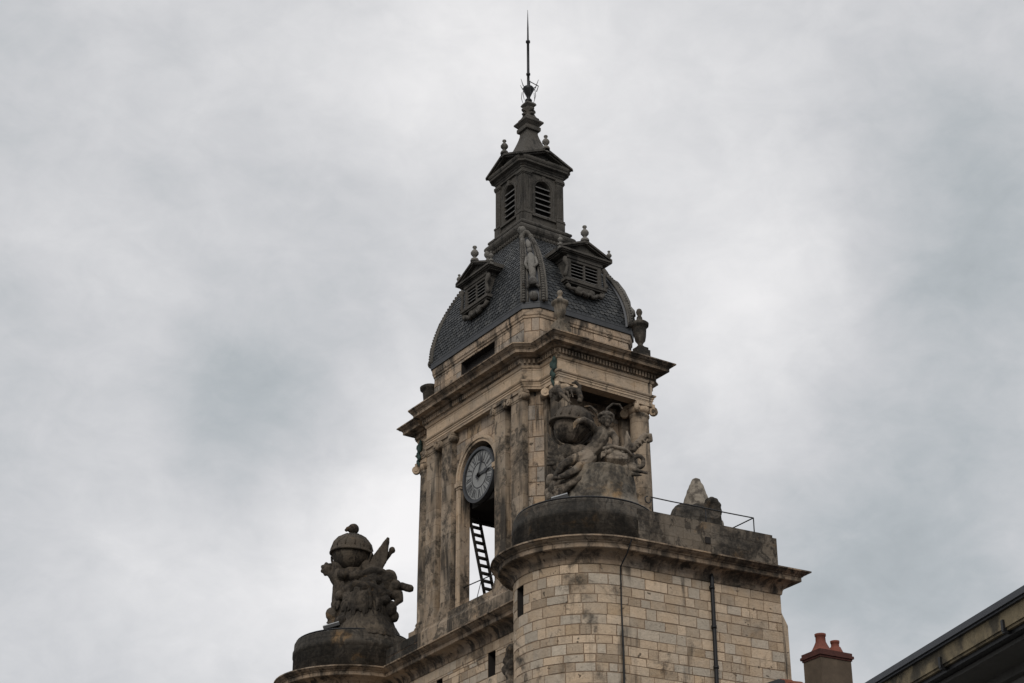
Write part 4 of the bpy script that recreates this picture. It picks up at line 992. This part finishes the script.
tr.t(dr, [(24,-48,.5),(28,-56,.45),(27.5,-64,.4),(27,-71,.35)], [4.5,4.6,3,.8]); tr.t(dr, [(26,-52,.35),(33,-53,.4),(38,-59,.4)], [5,4.4,3.6]); tr.t(dr, [(33,-54,.4),(40,-60,.4),(45,-66,.4),(50,-66,.4),(51,-61,.38),(47,-59,.36)], [4.2,4,3.6,3,2.2,1.4])
for q in range(3): tr.t(dr, [(36+q*3,-56-q*3,.6),(39+q*3,-53-q*2.6,.55)], [1.3,1], 6)
tr.t(dr, [(37+5.6*cos(a),-39+6*sin(a),.55) for a in [radians(x) for x in range(0,331,30)]]+[(37+5.6,-39,.5)], 2.3, 9)
tr.t(dr, [(24,-34,.7),(31,-31,.75),(38,-29,.75),(46,-27,.65)], [3.6,3.2,2.2,.8]); tr.t(dr, [(22,-30,.8),(30,-26,.85),(40,-25,.8)], [2.6,2.4,1]); tr.e(dr,22,-28,.8,5,4.5); tr.e(dr,31,-32,.5,6,6)
tr.e(dr, 0,-30,.2,26,7,18); tr.e(dr,-2,-46,-.8,24,17,16); tr.e(dr,28,-40,-.5,10,12,12)
carve(dr, .033, .03, seed=1, smooth=1).build('carved_attributes', M['carve'], root)
# --- left-hand group
c = LW((TCX,TCY,0)); C0 = (c[0],c[1],-11.35)
tr = Trophy((C0[0]-.1,C0[1],-10.99), 17.5)
root2 = empty('trophy_sculpture', 'dark carved globe with a knob on top, alone on the far left turret', 'sculpture', (c[0],c[1],-11.9), 'carved globe groups on the turret roofs')
pd = MB(); pd.lathe((C0[0]+.0,C0[1],0), [(2.35,-11.92),(2.2,-11.5),(2.0,-11.2),(1.84,-10.9),(1.7,-10.5),(1.62,-10.1),(1.56,-9.6),(1.45,-9.2),(1.2,-9.0)], 40)
carve(pd, .08, .05).build('pedestal', M['plinth_dark'], root2)
globe(tr, -13, -75, 20, 1.14, .05, root2, 'carve_dark', 'plinth_dark')
dr = MB()
tr.e(dr, -12,-101,0,5.8,5.6); tr.t(dr, [(-13,-103,0),(-18,-101,.1),(-20,-99,.1)], [3,2.4,1.2]); tr.t(dr, [(-13,-91,0),(-12,-100,0)], [3.5,3])
tr.t(dr, [(-13,-60,-.2),(-12,-54,-.1),(-10,-44,0)], [10,14,17]); tr.e(dr,-24,-52,.2,8,9); tr.e(dr,-4,-52,.5,10,6); tr.e(dr,-16,-53,.7,9,5)
tr.e(dr,-25,-61,.1,7,8); tr.e(dr,2,-62,.1,8,8); tr.t(dr,[(-30,-50,.2),(-27,-60,.15),(-30,-68,.1)],[6,5,2.5]); tr.e(dr,-20,-55,.8,6,5); tr.e(dr,-8,-52,.9,6,5); tr.e(dr,8,-56,.2,9,8); tr.e(dr,16,-54,.3,8,7); tr.e(dr,26,-50,.2,9,9); tr.t(dr,[(0,-54,.7),(10,-58,.7),(20,-56,.5),(30,-48,.3)],[4,4.5,4.5,4]); tr.e(dr,33,-43,.3,6,6); tr.t(dr,[(36,-36,.2),(38,-28,.2),(33,-24,.3)],[5,4,3])
for q in range(6): tr.t(dr, [(-20+q*8,-47+q%2*3,.95),(-18+q*8,-40,1.05),(-21+q*8,-34,1.0)], [2.4,2.8,1.4], 6)
tr.e(dr, -37,-60,.2,5.8,5.8); 
for q in range(7): tr.e(dr, -37+5*cos(q*.9),-60+5*sin(q*.9),.25,2.2,2.2)
tr.t(dr, [(-36,-58,.2),(-30,-52,.3),(-24,-44,.3),(-20,-38,.3)], [3.4,5,5.6,6]); tr.t(dr, [(-24,-46,.3),(-26,-34,.3),(-27,-20,.4),(-29,-10,.4),(-31,-4,.3)], [6,5,4,4.5,5])
tr.e(dr, -28,-6,.4,6,7); tr.e(dr,-24,-2,.6,7,4.5); tr.e(dr,-20,-42,.0,10,9)
tr.e(dr, 20,-44,.0,13,13); tr.e(dr, 10,-46,.3,13,8); tr.e(dr, 28,-38,.0,9,10); tr.e(dr,34,-34,.1,6.5,6); tr.e(dr,36,-30,.1,4.5,5)
tr.t(dr, [(32,-42,.1),(40,-42,.1),(49,-39.5,.1),(51.5,-39,.1)], [4.6,4.2,4.0,2.2]); tr.t(dr, [(18,-66,-.1),(24,-72,-.1),(28,-78,-.1)], [3,2.4,2.2]); tr.e(dr, 28.5,-79,-.1,3.4,3.4)
wg = [(2,-60),(12,-74),(24.6,-92),(24.8,-86),(22.6,-67),(18,-60),(10,-56)]
for k in range(len(wg)): tr.t(dr, [(wg[k][0],wg[k][1],.3),(wg[(k+1)%len(wg)][0],wg[(k+1)%len(wg)][1],.3)], [1.5,1.5], 6)
o_ = len(dr.v); dr.v += [tuple(tr.p(x,y,d)) for d in (.22,.40) for x,y in wg]; n_w = len(wg)
dr.face([o_+k for k in range(n_w)]); dr.face([o_+n_w+k for k in range(n_w-1,-1,-1)])
for k in range(n_w): dr.face((o_+k,o_+n_w+k,o_+n_w+(k+1)%n_w,o_+(k+1)%n_w))
for (x,y,a) in ((-6,-42,8),(2,-40,7),(10,-38,7),(20,-34,6),(-14,-38,7),(5,-47,6)): tr.e(dr,x,y,.9,a,a*.7)
tr.t(dr, [(-18,-40,.8),(-4,-44,1.1),(8,-42,1.1),(18,-38,1.0),(30,-34,.7)], [4,4,5,4.4,3.4]); tr.e(dr,0,-40,.0,24,12,18)
rl_ = random.Random(4)
for q in range(16):
    x = -24+q*3.1; d = 1.62-((x-1)/30)**2*1.1; w_ = rl_.uniform(1.6,3.0)
    tr.t(dr, [(x*.8,-38+rl_.uniform(-4,4),d-.15),(x*.92+rl_.uniform(-2,2),-26,d),(x*1.02,-14+rl_.uniform(-6,4),d+.08)], [w_,w_*1.1,w_*.4], 6)
for (x,y,d,a,b) in ((-30,-14,.5,6,7),(-26,-24,.6,5,6),(30,-20,.7,6,8),(33,-12,.5,5,6),(24,-28,.9,6,5),(-18,-8,1.4,6,5),(12,-50,.7,5,5),(-22,-33,.9,5,5)): tr.e(dr,x,y,d,a,b)
carve(dr, .042, .035, seed=2, smooth=1).build('carved_attributes', M['carve_dark'], root2)

# ================================================================== SMALL THINGS ON THE TOWER
# cone-shaped stone with a scallop boss behind the flank parapet
c0 = LW((1.4,-13.0,-12.3))
root = empty('stone_pinnacle', 'pale pointed stone cone with a dark rounded boss beside it, behind the railing', 'pinnacle', (c0[0],c0[1],-13.6))
cn = MB(); P0 = Vector((c0[0],c0[1],0))
pts = [(1.28,-13.6),(1.26,-11.4),(1.1,-11.05),(.86,-10.75),(.74,-10.5),(.55,-9.9),(.36,-9.35),(.2,-9.02),(.05,-8.92)]
cn.lathe((c0[0],c0[1],0), pts, 22); carve(cn, .06, .05).build('cone', M['pale'], root)
bs = MB()
q0 = P0+VR*.62+VT*.9+Vector((0,0,-11.05)); bs.tube([q0-VT*.5, q0+VT*.1], [.5,.46], 18)
for q in range(12): a = 2*pi*q/12; bs.ell(q0+VR*.34*cos(a)+Vector((0,0,.6*sin(a)))+VT*.05, (.14,.2,.18), 8, 6)
bs.ell(q0-VR*1.2+VT*.1+Vector((0,0,-.6)), (1.05,.6,1.0), 14, 9); bs.ell(q0-VR*.6+VT*.1+Vector((0,0,-.6)), (.95,.5,1.0), 14, 9); bs.box((q0.x-.4,q0.y-.3,-13.5),(q0.x+.4,q0.y+.3,-11.4))
carve(bs, .06, .05).build('scallop_boss', M['black'], root)
# railing
rl = empty('railing', 'thin black iron handrail with a scroll end running along the right parapet', 'railing', FX((0,-FL+.3,-12.22)))
yy = -FL+.25
m1 = MB(); tp = -11.33
m1.tube([FX((x,yy,tp-.02*abs(sin(x)))) for x in (-2.7,-1.5,0,1.5,3.2)], .03, 6)
m1.tube([FX((-2.7-.16+.16*cos(a)-.0, yy, tp-.17+.17*sin(a))) for a in [radians(90+30*q) for q in range(11)]], .03, 6)
m1.tube([FX((3.2,yy,tp)), FX((3.2,-9.5,tp))], .03, 6); m1.build('handrail', M['iron'], rl)
for (x,y) in ((-2.62,yy),(.4,yy),(3.2,yy),(3.2,-10.0)):
    m1 = MB(); m1.tube([FX((x,y,-13.6 if y>-14 else -12.3)), FX((x,y,tp))], .03, 6); m1.build('post', M['iron'], rl)
# drainpipe and cable on the flank
dp = MB(); yp = -FL-.14
dp.tube([FX((.24,yp+.1,-14.5)), FX((.26,yp-.02,-15.0)), FX((.26,yp,-15.3)), FX((.22,yp,-22)), FX((.22,yp,ZG+.2))], [.1,.1,.1,.1,.1], 10)
for z in (-15.5,-17.4,-19.3,-21.2): q = FX((.24,yp,z)); dp.lathe(q, [(.13,0),(.13,.14)], 10); dp.box((q[0]-.03,q[1],z+.03),(q[0]+.03,q[1]+.2,z+.1))
tag(dp.build('drainpipe', M['iron']), 'black drainpipe running down the right flank below the parapet drain hole', 'drainpipe')
cb = MB(); cpx = -4.72; cyy = -FL-.05
cb.tube([LW((cpx+.05,cyy-.85,ZC+.05)), LW((cpx+.03,cyy-.9,ZC-.1)), LW((cpx,cyy-.55,-14.75)), LW((cpx,cyy-.02,ZW-.1)), LW((cpx-.01,cyy,-17)), LW((cpx+.03,cyy,-19.2)), LW((cpx,cyy,-24)), LW((cpx,cyy,ZG+.3))], [.035,.035,.035,.035,.035,.045,.05,.05], 6)
tag(cb.build('cable', M['iron']), 'thin black cable hanging down the rounded turret wall', 'cable')
# ladder inside the open arch
lad = empty('ladder', 'dark ladder leaning inside the open arch below the clock', 'ladder', (-1.55,2.,-12.5))
a0, a1 = Vector((-1.2,2.0,-12.4)), Vector((-2.5,2.0,-6.9)); wv = Vector((.68,0.05,.0))
for s in (-.5,.5):
    q = MB(); q.tube([a0+wv*s*1.0, a1+wv*s], .085, 6); q.build('rail', M['void'], lad)
for i in range(13):
    q = MB(); p_ = a0+(a1-a0)*(i+.5)/13; q.tube([p_-wv*.5, p_+wv*.5], .095, 6); q.build('rung', M['void'], lad)
q = MB(); q.tube([(-3.3,1.72,-11.2),(-3.2,-1.7,-11.25)], .03, 6); q.tube([(-3.3,.6,-12.5),(-3.28,.0,-11.2)], .02, 6)
tag(q.build('safety_bar', M['iron']), 'thin horizontal safety bar across the foot of the open arch', 'safety bar')
# floodlights at the feet of the sculptures
def flood(px, py, k, label, C0):
    tr = Trophy(C0, k); a = tr.p(px-8,py,1.75); b = tr.p(px+8,py-4.5,1.75)
    r = empty('floodlight', label, 'floodlight', ((a.x+b.x)/2,(a.y+b.y)/2,min(a.z,b.z)-.25), 'floodlights lighting the sculptures')
    mb = MB(); x = (b-a).normalized(); F4_ = frame((a+b)/2, x, Vector((0,0,1))-x*x.z); h = (b-a).length/2
    mb.box((-h,-.13,-.10),(h,.13,.08), M4=F4_); mb.build('housing', M['iron'], r)
    g2 = MB(); g2.box((-h*.98,-.12,.081),(h*.98,.12,.13), M4=F4_); g2.build('lens', M['grey_metal'], r)
    g3 = MB(); g3.box((-.05,-.05,-.4),(.05,.05,-.101), M4=F4_); g3.box((-h*.7,-.05,-.3),(-h*.6,.05,-.101), M4=F4_); g3.build('bracket', M['iron'], r)
c = LW((TCX,-TCY,0)); flood(-42, -3, 20.6, 'slim floodlight tilted up at the foot of the cherub sculpture', (c[0]+.77,c[1]-.35,-10.95))
c = LW((TCX,TCY,0)); flood(-29, -3, 17.5, 'slim floodlight at the foot of the far left globe sculpture', (c[0],c[1],-11.1))

# ================================================================== HOUSE WITH CHIMNEY BEHIND THE FLANK
hs = empty('house', 'house with a red tiled roof and a brown chimney stack right of the tower', 'house', (8,-26,ZG))
ridge_z = -20.3; ry = -18.0; hx0, hx1 = 1.0, 16
w = MB(); w.box((hx0+.3,-28,ZG),(hx1-.3,-17.2,-25)); 
for xx in (hx0+.3,hx1-.5): w.prism([(-28,-25),(-17.2,-25),(-17.4,ridge_z-.5),(-18.6,ridge_z-.5)], 0, .2, Matrix(((0,1,0,xx),(1,0,0,0),(0,0,1,0),(0,0,0,1))))
w.build('wall', M['plaster'], hs)
rf = MB(); rr = random.Random(9); sl = Vector((0,-10,-6.2)); 
rf.add([(hx0,ry,ridge_z-.12),(hx1,ry,ridge_z-.12),(hx1,ry-11,ridge_z-6.9),(hx0,ry-11,ridge_z-6.9)], [(0,3,2,1)], (.2,.5,0))
rf.add([(hx0,ry,ridge_z-.12),(hx1,ry,ridge_z-.12),(hx1,ry+1,ridge_z-1.2),(hx0,ry+1,ridge_z-1.2)], [(0,1,2,3)], (.2,.5,0))
for i in range(26):
    for j in range(int((hx1-hx0)/.36)):
        x = hx0+.18+j*.36; t0 = i/26; a = Vector((x,ry,ridge_z-.02))+Vector((0,-11,-6.8))*t0; b = a+Vector((0,-11,-6.8))/24+Vector((0,0,.0))
        rf.tube([a+Vector((0,0,-.05)), b+Vector((0,0,.03))], [.14,.17], 6, False)
        rf.t[-8:] = [(rr.random(),rr.random(),0)]*8
for j in range(int((hx1-hx0)/.6)):
    x = hx0+j*.6; rf.tube([(x,ry,ridge_z-.02),(x+.62,ry,ridge_z)], [.16,.19], 8, False)
rf.build('roof', M['tile'], hs)
rc = MB(); rc.box((.62,-18.3,-25),(1.0,-17.4,ridge_z+.0)); rc.build('gutter_box', M['lead'], hs)
# chimney turned with one corner to the street
ch = MB(); cc = Vector((1.75,-20.3)); F4 = Matrix.Translation((cc.x,cc.y,0)) @ Matrix.Rotation(radians(-4),4,'Z')
ch.box((-.85,-.6,-25),(.85,.6,-19.85), M4=F4); cho = ch.build('chimney', M['render'], hs)
cp_ = MB(); cp_.box((-.89,-.64,-19.85),(.89,.64,-19.76), M4=F4); cp_.box((-.95,-.70,-19.76),(.95,.70,-19.64), M4=F4); cp_.box((-.90,-.65,-19.64),(.90,.65,-19.5), M4=F4)
cp_.build('chimney_cap', M['brickred'], cho)
for x,h,s in ((-.28,.92,.95),(.52,.72,.78)):
    p = MB(); q = F4@Vector((x,0,-19.54)); p.lathe(tuple(q), [(.62*s,0),(.56*s,.06),(.42*s,.22),(.31*s,.42),(.24*s,.62*h),(.23*s,h-.12),(.26*s,h-.1),(.27*s,h),(.2*s,h),(.18*s,h-.25)], 18); p.build('chimney_pot', M['terra'], cho)

# ================================================================== NEAR BUILDING, LOWER RIGHT: eave seen from below
bdg = empty('building', 'near building, lower right, with dark roof edge over a stained ochre cornice', 'building', (-18,-50,ZG))
dv = Vector((.31831011,.94798664,0)); nvp = Vector((dv.y,-dv.x,0))        # along the street (away), and away from the street
P0 = Vector((-23.477,-52.908,-29.99))
def Bx(mb, s0, s1, d0, d1, z0, z1, mi=0):
    F4_ = Matrix((dv, nvp, Vector((0,0,1)))).transposed().to_4x4(); F4_.translation = P0
    mb.box((s0,d0,z0),(s1,d1,z1), None, mi, F4_)
S0, S1 = -9, 40
rf = MB(); Bx(rf, S0,S1,-.0,.5,-.15,0); Bx(rf,S0,S1,.06,.5,-.20,-.152)
F4_ = Matrix((dv, nvp, Vector((0,0,1)))).transposed().to_4x4(); F4_.translation = P0
rf.add([(S0,.5,0),(S1,.5,0),(S1,7,2.0),(S0,7,2.0),(S0,12,0),(S1,12,0)], [(0,1,2,3),(3,2,5,4)], M4=F4_)
rf.build('roof', M['zinc'], bdg)
fc = MB(); Bx(fc,S0,S1,.14,.6,-.58,-.202); Bx(fc,S0,S1,.18,.6,-.64,-.582); fc.build('fascia', M['fascia'], bdg)
gt = MB(); Bx(gt,S0,S1,.26,.7,-.74,-.642); gt.build('gutter', M['iron'], bdg)
for q in range(16):
    gb = MB(); x_ = S0+1.2+q*3.0; Bx(gb,x_,x_+.09,.10,.30,-.70,-.60); Bx(gb,x_,x_+.09,.085,.14,-.66,-.40); gb.build('gutter_bracket', M['iron'], bdg)
sf = MB(); Bx(sf,S0,S1,.5,1.9,-.84,-.742); sf.build('soffit', M['soffit'], bdg)
wl = MB(); Bx(wl,S0,S1,1.6,11.5,ZG-P0.z,-.822); wl.build('wall', M['plaster'], bdg)
bm_ = MB(); Bx(bm_,S0,S1,1.4,1.6,-1.04,-.825); bm_.build('moulding', M['soffit'], bdg)
for s in (-6,-2.6,.8,4.2,7.6,11,14.4,17.8):
    wn = MB(); Bx(wn,s-.75,s-.6,1.50,1.66,-4.2,-1.75); Bx(wn,s+.6,s+.75,1.50,1.66,-4.2,-1.75); Bx(wn,s-.9,s+.9,1.42,1.66,-1.75,-1.5); Bx(wn,s-.9,s+.9,1.40,1.66,-4.35,-4.2); Bx(wn,s-.04,s+.04,1.54,1.66,-4.2,-1.75)
    w_ = wn.build('window', M['white'], bdg)
    gl = MB(); Bx(gl,s-.6,s+.6,1.57,1.65,-4.2,-1.75); gl.build('pane', M['glass'], w_)
